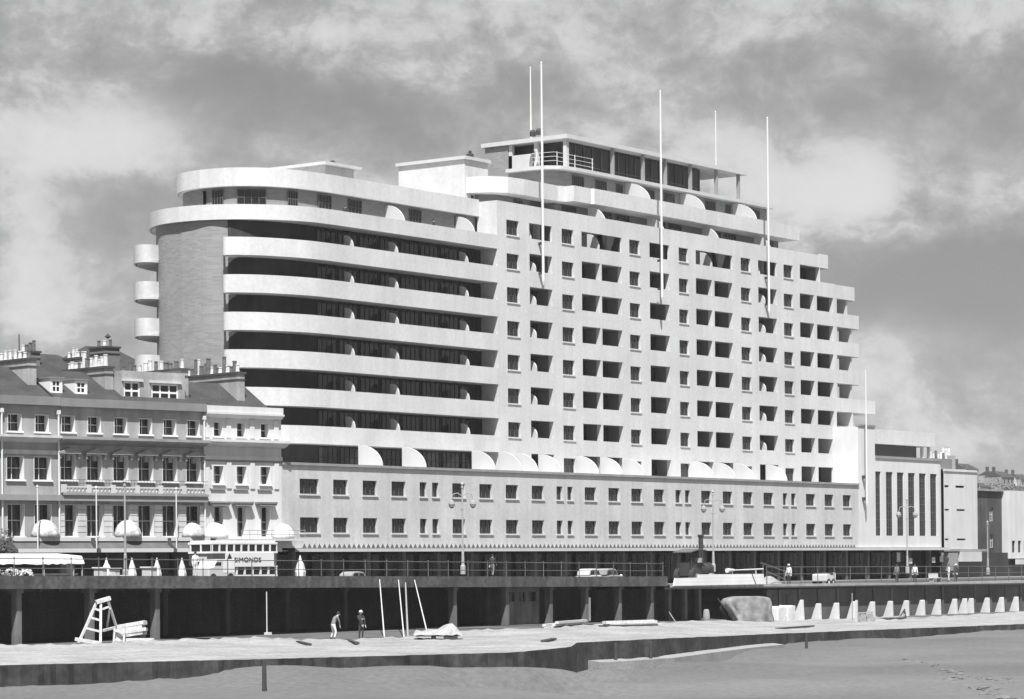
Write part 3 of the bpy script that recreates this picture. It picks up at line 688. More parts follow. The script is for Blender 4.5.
def stack(h,s,y0,y1,zt,zb,n,th=.75,pots=None,seed=1,dark=False,mt=None):
    m=M();m.extr([(y0,zb),(y0,zt),(y1,zt),(y1,zb)],'x',s-th/2,s+th/2);o=m.build('chimney_stack',mt or chim,h)
    c=M();c.box(s-th/2-.1,s+th/2+.1,y0-.1,y1+.1,zt,zt+.16);c.box(s-th/2-.05,s+th/2+.05,y0-.05,y1+.05,zt-.5,zt-.4);c.build('chimney_cap',chim_d,o)
    rg=random.Random(seed)
    for k in range(n):
        y=lerp(y0+.35,y1-.3,k/(n-1));hh=rg.choice((.5,.6,.75,.9,.6));r0=rg.uniform(.13,.19)
        if rg.random()<.12: hh=1.3
        p=M();p.lathe([(r0*1.1,0),(r0*1.1,.08),(r0,.1),(r0*.85,hh-.1),(r0*1.05,hh-.08),(r0*1.05,hh)],(s+rg.uniform(-.1,.1),y,zt+.16),8)
        p.build('chimney_pot',pot_d if (rg.random()<.3 if not dark else rg.random()<.6) else pot_m,o)
    return o
# --- house A (left edge, two bays and more off frame)
hA=house('terrace_house','grey stucco terrace house at the left edge with small attic dormers',-33.2,-21.05)
wa=[]
for x in (-32.0,-29.6,-27.25,-24.85,-22.5):
    wa+=[(x+.08,1.2,12.0,13.25),(x+.1,1.5,8.5,10.2),(x+.1,1.5,4.4,6.75)]
jamb_wall(hA,-33.2,-21.05,wa,stuccoA)
m=M();m.box(-33.2,-21.06,-.42,.3,13.92,14.55);m.build('eaves_gutter',leadm,hA)
m=M();m.extr([(-.66,11.72),(0-.003,11.72),(-.003,11.2),(-.2,11.3),(-.45,11.5),(-.66,11.55)],'x',-33.2,-21.06);m.build('cornice',trim,hA)
m=M();m.box(-33.2,-21.06,-.1,-.003,10.35,10.66);m.build('string_course',trim,hA)
m=M();m.box(-33.2,-21.06,-.5,-.003,7.0,7.42);m.build('balcony_ledge',trim_d,hA)
roof_slab(hA,-33.2,-21.3,.3,14.56,4.6,17.0)
stack(hA,-21.85,2.0,7.6,17.35,13.9,9,seed=4)
stack(hA,-33.0,2.0,7.6,17.35,13.9,6,seed=5)
# --- house B (six bays with pediments)
hB=house('terrace_house','worn stucco terrace house with six pedimented windows and tall dormers above',-21.05,-7.62)
bx=[-20.2,-17.87,-15.5,-13.2,-10.95,-8.72];wb=[]
for x in bx: wb+=[(x+.08,1.2,12.05,13.25),(x+.05,1.4,8.55,10.4),(x+.05,1.5,4.4,6.75)]
jamb_wall(hB,-21.04,-7.63,wb,stuccoB)
m=M();m.box(-21.04,-7.63,-.42,.3,13.9,14.5);m.build('eaves_gutter',leadm,hB)
m=M();m.extr([(-.85,11.7),(-.003,11.7),(-.003,11.1),(-.25,11.25),(-.65,11.45),(-.85,11.5)],'x',-21.04,-7.63);m.build('cornice',trim_d,hB)
for x in bx:
    m=M();pent(m,x,1.55,10.45);m.box(x-.86,x-.72,-.3,-.003,10.1,10.45);m.box(x+.78,x+.92,-.3,-.003,10.1,10.45);m.build('window_pediment',trim_d,hB)
    m=M();m.box(x-.14,x+.14,-.2,-.003,9.95,10.44);m.build('keystone',trim_d,hB)
for k in range(7):
    x=(-20.75,-19.03,-16.68,-14.35,-12.07,-9.83,-7.9)[k];w=.2 if k in (0,6) else .36;m=M();q_=[]
    for z in range(6): q_+=[(-.1,4.3+.42*z),(-.1,4.65+.42*z),(-.04,4.67+.42*z),(-.04,4.70+.42*z)]
    m.extr([(-.003,4.3)]+q_+[(-.003,6.8)],'x',x-w,x+w);m.build('rusticated_pier',trim,hB)
m=M();m.box(-21.0,-7.66,-.62,-.003,7.42,7.6);m.box(-21.0,-7.66,-.5,-.003,7.0,7.415);m.build('balcony_ledge',trim_d,hB)
m=M()
for k in range(40): x=-20.9+.335*k;m.lathe([(.05,0),(.09,.12),(.04,.25),(.06,.36)],(x,-.5,7.6),6)
m.box(-21.0,-7.66,-.6,-.42,7.97,8.08)
for k in range(7): x=-20.9+2.18*k;m.box(x-.2,x+.2,-.62,-.4,7.6,8.2)
m.build('balustrade',trim,hB)
m=M()
for z in (8.3,8.55): m.tube((-21,-.55,z),(-7.7,-.55,z),.02,n=6)
for k in range(34): x=-20.95+.29*k;m.tube((x,-.55,8.08),(x,-.55,8.55),.012,n=5)
m.build('balcony_railing',metal_d,hB)
roof_slab(hB,-21.0,-7.9,.3,14.51,4.6,16.9)
stack(hB,-14.95,2.0,7.4,17.05,13.9,13,seed=9)
stack(hB,-8.2,1.6,9.6,17.15,13.9,12,seed=13,dark=True)
for x in (-21.45+.0,-18.8):
    pass
def dormer(h,x,z0,z1,w,y0,nv,wallm,nh=1,depth=3.0):
    m=M();m.wall(x-w/2-.16,x+w/2+.16,z0-.2,z1+.12,y0,[(x-w/2,x+w/2,z0,z1,.08)])
    for e in (x-w/2-.16,x+w/2+.16): m.poly((e,y0,z0-.2),(e,y0+depth,z0-.2),(e,y0+depth,z1+.12),(e,y0,z1+.12))
    o=m.build('dormer',wallm,h);r=M();r.box(x-w/2-.25,x+w/2+.25,y0-.12,y0+depth,z1+.123,z1+.22);r.build('dormer_roof',leadm,o)
    q=window(o,x,z0,z1,y0+.07,w,nv,nh,fm=frame_w,fw=.09,off=h['_off']);return o
dormer(hA,-22.45,15.1,15.85,.7,1.2,1,frame_w) if 0 else None
dormer(hB,-20.35+.0,15.0,15.9,.75,1.1,1,frame_w)
dormer(hB,-18.15,15.0,15.85,.8,1.1,1,frame_w)
m=M();m.wall(-14.5,-8.62,14.5,16.85,1.0,[(-14.35,-12.85,14.65,16.05,.1),(-11.8,-9.25,14.65,16.0,.1)])
m.poly((-14.5,1,14.5),(-14.5,5,14.5),(-14.5,5,16.85),(-14.5,1,16.85));m.poly((-8.62,1,14.5),(-8.62,1,16.85),(-8.62,5,16.85),(-8.62,5,14.5));m.poly((-14.5,1,16.85),(-8.62,1,16.85),(-8.62,5,16.85),(-14.5,5,16.85))
at=m.build('attic_storey',chim,hB)
window(at,-13.6,14.65,16.05,1.08,1.5,1,1,fm=frame_w,fw=.14,off=hB['_off']);window(at,-10.52,14.65,16.0,1.08,2.55,2,1,fm=frame_w,fw=.14,off=hB['_off'])
m=M();m.box(-14.55,-12.65,.82,.995,16.06,16.25);m.box(-12.0,-9.05,.82,.995,16.02,16.2);m.build('window_head',trim,at)
# --- house C (white, three bays, joined to the big block)
hC=house('terrace_house','narrow white stucco house of three bays joined to the white apartment block',-7.6,-.02)
wc=[]
for x in (-6.37,-4.12,-1.77): wc+=[(x+.1,.92,12.1,13.2),(x+.12,1.05,8.45,9.85),(x+.08,1.0,4.36,6.7)]
jamb_wall(hC,-7.6,-.02,wc,stuccoC)
m=M();m.box(-7.6,-.02,-.3,.3,13.92,14.42);m.build('parapet',stuccoC,hC)
m=M();m.extr([(-.45,13.9),(-.003,13.9),(-.003,13.5),(-.2,13.6),(-.45,13.78)],'x',-7.6,-.02);m.build('upper_cornice',stuccoC,hC)
m=M();m.extr([(-.75,11.85),(-.003,11.85),(-.003,11.3),(-.3,11.4),(-.6,11.6),(-.75,11.65)],'x',-7.6,.3);m.build('cornice',stuccoC,hC)
m=M();m.box(-7.6,-.02,-.16,-.003,10.3,10.62);m.build('string_course',stuccoC,hC)
m=M();m.box(-7.6,-.02,-.05,-.003,10.15,10.295);m.build('frieze_band',trim_d,hC)
for x in (-6.37,-4.12,-1.77):
    m=M();m.box(x-.95,x+.95,-.5,-.003,6.95,7.08);m.extr([(x-.8,6.75),(x+.8,6.75),(x+.95,6.95),(x-.95,6.95)],'y',-.45,-.003);m.build('window_hood',leadm,hC)
    m=M();m.box(x-.7,x+.7,-.12,-.003,7.98,8.08);m.build('sill_course',trim_d,hC)
for x in (-7.35,-5.25,-2.95,-.55):
    for a_,b_ in ((8.1,10.14),(12.0,13.45)): m=M();m.box(x-.22,x+.22,-.08,-.003,a_,b_);m.build('pilaster',stuccoC,hC)
m=M();m.box(-7.3,1.2,-1.5,-.003,4.05,4.2);bal=m.build('balcony',trim,hC)
m=M()
for z in (4.55,4.86): m.tube((-5.2,-1.45,z),(1.15,-1.45,z),.025,n=6)
for k in range(9): x=-5.2+.79*k;m.tube((x,-1.45,4.2),(x,-1.45,4.86),.02,n=6)
m.build('balcony_railing',metal_g,bal)
roof_slab(hC,-7.3,-.3,.35,13.95,4.4,16.5)
stack(hC,-2.3,2.1,9.0,17.15,13.9,16,seed=21,dark=True)
# shop canopies, one to a shop, with dark shopfronts
for h,(a,b) in ((hA,(-33.1,-26.4)),(hA,(-25.5,-18.75)),(hB,(-18.3,-11.75)),(hB,(-11.35,-7.7))):
    pr=[(-.003,4.3),(-.7,4.3),(-.7,4.08),(-.62,4.06),(-.9,3.75),(-1.15,3.55),(-1.4,3.45),(-1.42,3.25),(-1.3,3.25),(-.003,3.3)]
    m=M();m.extr(pr,'x',a,b);o=m.build('shop_canopy',canvas,h)
    e=M();e.box(a-.01,b+.01,-.78,-.703,4.05,4.33);e.box(a-.01,b+.01,-1.5,-1.425,3.22,3.5);e.build('canopy_edge',white,o)
for h,(a,b) in ((hA,(-33.2,-21.06)),(hB,(-21.04,-7.63)),(hC,(-7.6,-.02))):
    m=M();m.box(a,b,.6,.7,0,3.2);m.box(a,b,0,.6,3.2,3.21);o=m.build('shopfront',shopglass,h)
    x=a+.3
    while x<b-.2: f=M();f.box(x-.1,x+.1,.3,.597,.1,3.19);f.build('shop_pillar',metal_d,o);x+=2.1
for h,xs in ((hA,(-26.0,-21.1)),(hB,(-7.75,))):
    for x in xs:
        m=M();m.tube((x,-.22 if 1 else 0,4.4),(x,-.22,13.4),.07,n=6);m.box(x-.14,x+.14,-.3,-.1,13.3,13.6);m.build('drain_pipe',metal_w,h)
# canopy posts / flag staffs in front of the first floor
for n,s in enumerate((-23.75,-18.6,-11.3)):
    p=TU*s-TN*1.3
    q=M();q.lathe([(.05,0),(.05,4.4),(.09,4.45),(.02,4.6)],(0,0,0),6);o=q.build('balcony_staff',metal_w);o.location=(p.x,p.y,3.5)
    tag(o,('thin white staff standing on the canopy of the left-edge house','thin white staff over the gap between the first and second canopies','thin white staff over the gap left of the white house')[n],'staff','thin white staffs on the shop canopies')
# house behind with dark slate roofs
hr=root('rear_house','dark slate roofed house behind the terrace chimneys with its own chimney','house',tuple(TU*-.5+TN*26),-PH,off=(-6,26,0))
m=M();m.box(-15,2.5,23,32,0,17.8);m.build('wall',stuccoA,hr)
m=M();z0,z1=17.8,20.3
def hip(m,x0,x1,y0,y1,z0,z1):
    t=(y1-y0)/2
    a,b,c,d=(x0,y0,z0),(x1,y0,z0),(x1,y1,z0),(x0,y1,z0);e,f=(x0+t,(y0+y1)/2,z1),(x1-t,(y0+y1)/2,z1)
    m.poly(a,b,f,e);m.poly(b,c,f);m.poly(c,d,e,f);m.poly(d,a,e)
hip(m,-15.3,-4.5,22.7,30,17.8,20.1);hip(m,-9.0,2.8,22.9,32,17.82,21.1);rf=m.build('roof',slate,hr)
stack(hr,-4.9,23.0,25.2,20.6,18,3,seed=33,dark=True,th=1.5,mt=brick_d)
stack(hr,-11.6,24.5,26.5,20.0,17.9,4,seed=41,dark=True,th=.9,mt=brick_d);stack(hr,-7.6,23.2,25.6,19.6,17.9,5,seed=43,th=.8)
m=M();m.tube((-12.2,26,19.5),(-12.2,26,21.6),.05,n=6);m.lathe([(.05,0),(.28,.15),(.05,.4)],(-3.9,25,21.6),8);m.build('finial',metal_d,hr)

# awning domes & plants on the first floor
canopy2=mat('worn_canvas',.42,.9,.3,2.2,fine=.3,bump=.6,bscale=4)
def dome(s,n_,z,r,label,mt=None):
    c=TU*s-TN*n_
    m=M();nn=12
    for j in range(6):
        a0=j*15;i=len(m.v)
    for j in range(7):
        a=R(90*j/6)
        for k in range(nn+1): t=math.pi*k/nn;m.v.append((r*math.cos(t)*math.cos(a)*1.0,-abs(r*math.sin(t)*math.cos(a)),r*math.sin(a)*1.15))
    for j in range(6):
        for k in range(nn): q=j*(nn+1)+k;m.f.append((q,q+1,q+nn+2,q+nn+1))
    o=m.build('dome_awning',mt or bright,smooth=True);o.location=(c.x,c.y,z);o.rotation_euler=(0,0,-PH)
    s_=o.modifiers.new('thick','SOLIDIFY');s_.thickness=.05
    return tag(o,label,'awning','dome awnings over the first floor windows')
dome(-6.75,.05,4.22,1.05,'bulging white dome awning over the first bay of the white house')
dome(-.1,.05,4.22,1.0,'white dome awning low on the wall at the right end of the balcony')
def shrub(loc,r,hgt,mt,label,name='potted_shrub',n=420,group=None,cat='shrub'):
    o=root(name,label,cat,tuple(loc),group=group);o['_off']=(0,0,0);rg=random.Random(hash(label)%999 if 0 else len(label)*7+int(r*100))
    m=M()
    cl=[(Vector((rg.gauss(0,.45)*r,rg.gauss(0,.4)*r,hgt*(.35+.5*rg.random()))),rg.uniform(.25,.5)*r) for _ in range(9)]
    for k in range(n):
        c,rr=rg.choice(cl);d_=Vector((rg.gauss(0,1),rg.gauss(0,1),rg.gauss(0,1))).normalized()
        p=c+d_*rr*rg.uniform(.6,1.05);a=Vector((rg.gauss(0,1),rg.gauss(0,1),rg.gauss(0,1))).normalized();b=a.orthogonal().normalized();s=rg.uniform(.07,.15)
        m.poly(p-a*s,p+b*s*.6,p+a*s,p-b*s*.6)
    m.build('foliage',mt,o)
    t=M();t.lathe([(.2,0),(.26,.3),(.28,.32)],(0,0,0),8);t.build('pot',chim_d,o)
    for k in range(3): pass
    return o
dome(-22.35,.05,4.32,1.1,'greyish dome awning on the canopy roof of the left-edge house',canopy2)
dome(-15.0,.05,4.32,1.1,'greyish dome awning in the middle of the six pedimented bays',canopy2)
dome(-8.9,.05,4.32,.95,'greyish dome awning beside the white house, left of the brighter one',canopy2)

# ================================================================== RIGHT HAND NEIGHBOURS
nb=root('corner_building','tall pale rendered building with brick chimneys next to the slot-windowed block','building',(118,2,0))
m=M();m.wall(113.3,121.6,3.3,12.0,.4,[(113.5,114.6,10.2,10.45),(116.2,118.4,10.2,10.45),(113.5,114.6,7.6,7.8),(116.4,118.5,7.6,7.8),(113.5,114.4,4.3,4.5),(116.4,118.6,4.3,4.5)],.15)
m.poly((121.6,.4,3.3),(123.2,2.5,3.3),(123.2,2.5,12.0),(121.6,.4,12.0));m.poly((123.2,2.5,0),(123.2,14,0),(123.2,14,12.2),(123.2,2.5,12.2));m.poly((113.3,.4,12.2),(121.6,.4,12.2),(123.2,2.5,12.2),(123.2,14,12.2),(113.3,14,12.2));m.poly((113.3,14,0),(123.2,14,0),(123.2,14,12.2),(113.3,14,12.2))
m.build('wall',stuccoC,nb)
m=M();m.box(113.3,123.2,.9,3.3,.1,3.2);m.build('shopfront',shopglass,nb)
m=M();m.box(113.2,123.3,-.1,.39,3.05,3.3);m.build('shop_cornice',trim_d,nb)
m=M();m.box(116.2,121.2,-.3,.38,1.9,3.02);m.build('shop_sign',mat('sign_pale',.5,.8,.1),nb)
m=M();m.box(113.5,115.8,-.05,.85,.9,2.9);m.build('shop_blind',trim_d,nb)
for k,(z) in enumerate((5.4,7.5,9.7)):
    window(nb,122.4,z,z+1.3,1.4,1.5,1,1,name='window').rotation_euler=(0,0,R(53))
m=M();m.box(113.6,118.6,2.0,3.2,12.0,13.5);st=m.build('chimney_stack',brick_d,nb)
for k in range(8): m=M();m.lathe([(.17,0),(.13,.6+.2*(k%2)),(.17,.7+.2*(k%2))],(113.9+.62*k,2.6,13.5),8);m.build('chimney_pot',pot_m if k%3 else pot_d,st)
m=M();m.box(119.2,121.4,3,4.2,12.0,14.0);st=m.build('chimney_stack',chim,nb)
for k in range(3): m=M();m.lathe([(.2,0),(.14,.9),(.18,1.0)],(119.6+.65*k,3.6,14.0),8);m.build('chimney_pot',pot_m,st)
m=M();m.box(113.35,121.5,.3,.5,12.0,12.25);m.build('parapet',stuccoC,nb)
db=root('dark_warehouse','tall dark building between two pale ones, shade painted into its wall','building',(132,6,0))
m=M();m.wall(124.6,133.6,.1,10.1,3.2,[(126.5,127.5,6.6,8.2),(130.4,131.4,6.6,8.2),(126.5,127.5,3.5,5.0),(130.4,131.4,3.5,5.0)],.25);m.poly((124.6,3.2,0),(124.6,14,0),(124.6,14,10.1),(124.6,3.2,10.1));m.poly((124.6,3.2,10.1),(133.6,3.2,10.1),(133.6,14,10.1),(124.6,14,10.1));m.build('wall',mat('shade_dark_brick',.07,.9,.3,.3,.3),db)  # wall coloured dark to stand for a facade in shade
for x in (127,130.9):
    for z in (6.6,3.5): window(db,x,z,z+1.55,3.4,1.0,1,1,fm=frame_w)
m=M();m.box(124.5,133.6,2.9,3.7,10.1,10.35);m.build('parapet',trim_d,db)
m=M();m.box(124.7,133.5,2.4,3.19,.1,2.9);m.build('shopfront',shopglass,db)
wb_=root('white_end_building','plain white building with a blank upper wall at the right edge','building',(140,2,0))
m=M();m.wall(133.7,153,4.6,10.2,2.2,[]);m.wall(133.7,153,2.2,4.6,2.2,[(134.2+1.6*k,135.1+1.6*k,2.9,4.3) for k in range(11)],.2)
m.poly((133.7,2.2,2.2),(133.7,12,2.2),(133.7,12,10.2),(133.7,2.2,10.2));m.poly((133.7,2.2,10.2),(153,2.2,10.2),(153,12,10.2),(133.7,12,10.2));m.poly((153,2.2,0),(153,12,0),(153,12,10.2),(153,2.2,10.2))
m.build('wall',stuccoC,wb_)
for k in range(11): window(wb_,134.65+1.6*k,2.9,4.3,2.38,.9,1,1)
m=M();m.box(133.8,152.9,2.6,12,.05,2.2);m.build('shopfront',shopglass,wb_)
m=M();m.box(135,137.5,1.8,2.19,1.5,2.1);m.build('shop_sign',mat('sign_pale',.5),wb_)
# hillside with villas far behind
hl=M();rg=random.Random(11);nx,ny=60,16
for j in range(ny):
    for i in range(nx):
        x=180+i*22;y=120+j*40;t=j/(ny-1)
        hl.v.append((x,y,33*min(1,t*2.2)**.8+4*math.sin(x*.013+y*.01)+2.5*math.sin(x*.041)+rg.uniform(-.8,.8)-2))
for j in range(ny-1):
    for i in range(nx-1): a=j*nx+i;hl.f.append((a,a+1,a+1+nx,a+nx))
struct(hl.build('hill',hill_m,smooth=True))
def hill_z(x,y):
    t=(y-120)/40/(ny-1);return 33*min(1,max(0,t)*2.2)**.8+4*math.sin(x*.013+y*.01)+2.5*math.sin(x*.041)-2
hroot=None;rg=random.Random(5)
hl_lab=['pale villa','grey villa','small white villa','dark roofed villa']
cnt=0
for px in (962,969,975,981,987,993,999,1005,1011,1017,1023,966,978,990,1002,1014,972,984,996,1008,1020):
    d=rg.uniform(900,1150) if cnt<11 else rg.uniform(780,880)
    q=CAM+ray(px,470)*d;x,y=q.x,q.y;z=hill_z(x,y)-1.0;w=rg.uniform(7,12);dp_=rg.uniform(7,9);hh=rg.uniform(4.5,6.5);rh=rg.uniform(1.5,2.6)
    v=root('hill_villa','small hazy villa on the far hillside at the right','villa',(x,y,z),group='villas on the far hillside')
    v['_off']=(0,0,0)
    m=M();m.box(-w/2,w/2,-dp_/2,dp_/2,0,hh);m.build('wall',rg.choice((stuccoA,stuccoB,stuccoC,trim_d)),v)
    m=M();m.extr([(-dp_/2-.3,hh),(dp_/2+.3,hh),(0,hh+rh)],'x',-w/2,w/2);rf=m.build('roof',slate,v)
    m=M();m.box(-w/2+.4,-w/2+1.3,-.5,.5,hh+.5,hh+rh+1.6);m.build('chimney',chim_d,rf)
    for zz in (.9,hh-2.0):
        for kx in (-.3,.02,.3): m=M();m.box(kx*w-.5,kx*w+.5,-dp_/2-.05,-dp_/2-.004,zz,zz+1.4);m.build('window',glass,v)
    cnt+=1
def tree(px,Y,h,label,seed):
    q=on_y(px,570,Y);rg=random.Random(seed);o=root('broadleaf_tree',label,'tree',(q.x,Y,0),group='trees beyond the far street');o['_off']=(0,0,0)
    t=M();t.tube((0,0,0),(0,0,h*.5),.22,.14);
    for k in range(6):
        a=rg.uniform(0,6.28);t.tube((0,0,h*(.3+.03*k)),(math.cos(a)*h*.22,math.sin(a)*h*.22,h*rg.uniform(.5,.8)),.09,.03,6)
    t.build('trunk',wood_d,o);m=M();cl=[(Vector((rg.gauss(0,.17)*h,rg.gauss(0,.17)*h,h*rg.uniform(.45,.92))),rg.uniform(.08,.16)*h) for _ in range(16)]
    for k in range(1400):
        c,rr=rg.choice(cl);d_=Vector((rg.gauss(0,1),rg.gauss(0,1),rg.gauss(0,1))).normalized();p=c+d_*rr*rg.uniform(.5,1.05)
        a=Vector((rg.gauss(0,1),rg.gauss(0,1),rg.gauss(0,1))).normalized();b=a.orthogonal().normalized();s=rg.uniform(.1,.2);m.poly(p-a*s,p+b*s*.6,p+a*s,p-b*s*.6)
    m.build('crown',leaf,o)
tree(1001,12.5,12.5,'dark leafy tree rising behind the dark building',3)
tree(990,16,11.8,'dark leafy tree beside the dark building, nearer the corner building',8)
tree(958,40,15.5,'bushy tree showing above the corner building roof',14)

# ================================================================== STREET THINGS
def lamp(px,yb,yt,Y,label,arms=True):
    b=on_y(px,yb,Y);t=on_y(px,yt,Y);x=b.x;h=t.z-b.z;z=b.z-.05
    o=root('street_lamp',label,'street lamp',(x,Y,z),group='ornate street lamps along the promenade');o['_off']=(0,0,0)
    m=M();m.lathe([(.2,0),(.2,.6),(.12,.7),(.1,1.6),(.075,1.7),(.06,h-.5),(.1,h-.45),(.07,h-.3),(.13,h-.2),(.03,h)],(0,0,0),10);m.build('post',lamp_m if arms else metal_g,o)
    if arms:
        m=M()
        for s in (-1,1):
            pts=[(0,h-1.1),(.35*s,h-.85),(.7*s,h-.95),(.8*s,h-1.4)]
            for (a,c),(d_,e) in zip(pts,pts[1:]): m.tube((a*.58,-a*.81,c),(d_*.58,-d_*.81,e),.035,n=6)
        m.box(-.3,.3,-.03,.03,h-2.1,h-2.05);m.build('bracket',metal_g,o)
        for s in (-1,1):
            m=M();m.lathe([(.06,0),(.2,-.1),(.26,-.3),(.2,-.5),(.08,-.62)],(.8*s*.58,-.8*s*.81,h-1.38),10);m.build('lantern',metal_g,o)
    return o
lamp(463,573.5,481,-17,'ornate pale street lamp with two hanging lanterns, left of the two twin lamps')
lamp(713.5,571,489,-15,'ornate pale street lamp with two hanging lanterns, beside the steam engine')
lamp(907.5,573,497,-15,'slim twin-lantern street lamp before the slot-windowed block')
lamp(125.5,579,478,-17,'plain thin pale lamp post in front of the pedimented house',False)
lamp(988,574,520,-12,'plain pale lamp post beyond the corner building',False)
# folded parasols & boxes
def parasol(px,yb,yt,w,label,Y=-17.5):
    b=on_y(px,yb,Y);t=on_y(px,yt,Y);h=t.z-b.z;o=root('folded_parasol',label,'parasol',(b.x,Y,b.z-.3),group='folded white parasols on the promenade');o['_off']=(0,0,0)
    m=M();m.tube((0,0,0),(0,0,h+.35),.04,n=6);m.build('pole',wood_l,o)
    m=M();rg=random.Random(int(px));n=10;pr=[(.04,h+.3),(.12,h-.0),(w*.32,h*.62+.3),(w*.5,h*.25+.3),(w*.47,.32)];i=len(m.v)
    for r,z in pr:
        for k in range(n): a=2*math.pi*k/n;rr=r*(1 if k%2 else .78);m.v.append((rr*math.cos(a),rr*math.sin(a),z))
    for j in range(len(pr)-1):
        for k in range(n): q=(k+1)%n;m.f.append((j*n+k,j*n+q,(j+1)*n+q,(j+1)*n+k))
    m.build('canvas',bright,o);f=M();f.lathe([(.22,0),(.22,.08),(.06,.12)],(0,0,0),8);f.build('foot',chim_d,o)
parasol(106.5,579.5,558.5,.75,'folded white parasol between two white boxes, leftmost of the row')
parasol(132,579.5,558.5,.62,'slim folded white parasol just right of the thin lamp post')
parasol(157,579.5,558.5,.62,'folded white parasol with a white box at its left foot')
parasol(182,578.5,558.5,.6,'folded white parasol nearest the white van')
parasol(300.3,577.2,555.8,.8,'tall bottle-shaped folded white parasol standing alone right of the bus')
def pbox(px,py,w,h,label,Y=-17.8):
    q=on_y(px,py,Y);o=root('box_stand',label,'stand',(q.x,Y,q.z-.25),group='white box stands on the promenade');o['_off']=(0,0,0)
    m=M();m.box(-w/2,w/2,-.4,.4,.1,h+.25);m.build('body',white,o,bevel=.03);m=M();m.box(-w/2-.08,w/2+.08,-.48,.48,h+.25,h+.32);m.build('lid',frame_w,o);m=M();m.box(-w/2+.05,w/2-.05,-.35,.35,0,.1);m.build('plinth',chim_d,o)
pbox(100.5,579.3,.4,.7,'small white box stand left of the leftmost folded parasol')
pbox(113,579.3,.45,.65,'white box stand right of the leftmost folded parasol')
pbox(121,579.3,.8,.2,'low white box stand before the thin lamp post')
pbox(149.5,579.3,.6,.75,'white box stand left of the third folded parasol')
# promenade kiosk with canvas awning, left edge
k0=on_y(-14,578,-19.3);k1=on_y(84,578,-19.3)
kx0,kx1=k0.x,k1.x;kz=1.45
ks=root('awning_kiosk','open refreshment kiosk under a flat white canvas awning at the left edge','kiosk',((kx0+kx1)/2,-18,kz))
ks['_off']=(0,0,0);L_=(kx1-kx0)/2
zt=on_y(40,556.5,-18).z-kz;ze=on_y(40,564.5,-18.6).z-kz
m=M();rg=random.Random(2);n=24
for j,(yy,zz) in enumerate(((1.0,zt+.15),(-1.1,zt),(-1.3,ze+.1),(-1.32,ze))):
    for i in range(n+1): m.v.append((lerp(-L_,L_,i/n),yy,zz+(rg.uniform(-.05,.05) if j else 0)))
for j in range(3):
    for i in range(n): a=j*(n+1)+i;m.f.append((a,a+1,a+n+2,a+n+1))
aw=m.build('awning',bright,ks);aw.modifiers.new('t','SOLIDIFY').thickness=.04
for px in (-12,44,73.5,82):
    x=px_x(px,-19.2)-(kx0+kx1)/2;m=M();m.tube((x,-1.2,-.2),(x,-1.2,ze+.1),.05,n=6);m.build('pole',metal_g,ks)
m=M();m.box(-L_+.3,L_-.3,-.9,.6,-.2,.2);m.build('counter',trim_d,ks)
m=M();m.box(-L_+.2,L_-.2,-1.0,.7,.205,.3);m.build('counter_top',white,ks)
m=M();m.box(-L_,L_,.9,1.0,-.2,ze);m.build('back_wall',metal_d,ks)
m=M();m.box(L_-.9,L_-.35,-.7,-.2,.3,1.2);m.build('urn_cabinet',white,ks)
for n,(px,l) in enumerate(((2,'pale flowering plant in a tub at the very left edge'),(12,'bushy pale flowering plant, second from the left edge'),(20,'loose pale flowering plant beneath the kiosk awning'),(27,'small pale plant nearest the kiosk counter'))):
    q=on_y(px,581,-20.2);shrub((q.x,-20.2,q.z-.2),.55,1.0,leaf_p if n%2 else leaf_m,l,n=260,name='flowering_plant',cat='plant',group='flowering plants before the kiosk')
q=on_y(-1,560,-12);shrub((q.x,-12,.0),1.3,5.2,leaf,'dark evergreen bush against the left edge behind the kiosk',n=1200,name='evergreen_bush',cat='bush')

# ---- double-decker bus
bxw=px_x(197,-9.0,560);bl=7.9
by=-9.2
bus=root('double_decker_bus','white topped double-decker bus with a side advertising board reading SIMONDS','bus',(bxw+4,-9,0))
x0=px_x(212.5,-10.2,560);x1=px_x(277.5,-10.2,560);y0,y1=-10.2,-7.9
zb=.0
ztop=on_y(245,540.5,y0).z
def zz(py): return on_y(245,py,y0).z
zw0,zw1=zz(553),zz(546.5)+.2
zl0,zl1=zz(574.5),zz(567.5)
m=M();m.extr([(x0,zl1+.12),(x1,zl1+.12),(x1+.02,zw0-.02),(x0,zw0-.02)],'y',y0+.02,y1-.02)
m.box(x0+1.7,x1,y0+.02,y1-.02,.35,zl0);m.box(x0,x0+1.69,y0+.3,y1-.3,.45,1.2)
m.build('body',busbody,bus,bevel=.05)
m=M();m.box(x0-.02,x1+.02,y0,y1,zw0-.018,zw0+.12);m.box(x0-.02,x1+.02,y0,y1,zw1-.04,ztop-.12);m.box(x0+.1,x1-.1,y0+.12,y1-.12,ztop-.119,ztop)
n=9;wv=(x1-x0)/n
for k in range(n+1): m.box(x0+k*wv-(.07 if k else -.0),x0+k*wv+(.07 if k<n else 0),y0+.01,y0+.12,zw0+.121,zw1-.041)
for t in (0,.5,1): yy=lerp(y0+.12,y1-.2,t);m.box(x0,x0+.1,yy-.06,yy+.06,zw0+.121,zw1-.041)
m.build('upper_deck',buscream,bus)
g=M();g.box(x0+.05,x1-.05,y0+.06,y1-.06,zw0+.121,zw1-.041);g.build('upper_windows',glass,bus)
m=M();m.box(x0+1.6,x1,y0+.0,y0+.018,zl1+.02,zl1+.118);m.box(x0+1.6,x1,y0,y0+.018,zl0-.35,zl0-.02);m.build('waist_band',buscream,bus)
m=M();n=6
for k in range(n+1): xx=lerp(x0+1.75,x1-.1,k/n);m.box(xx-.08,xx+.08,y0+.02,y0+.1,zl0,zl1+.12)
m.build('window_pillars',buscream,bus)
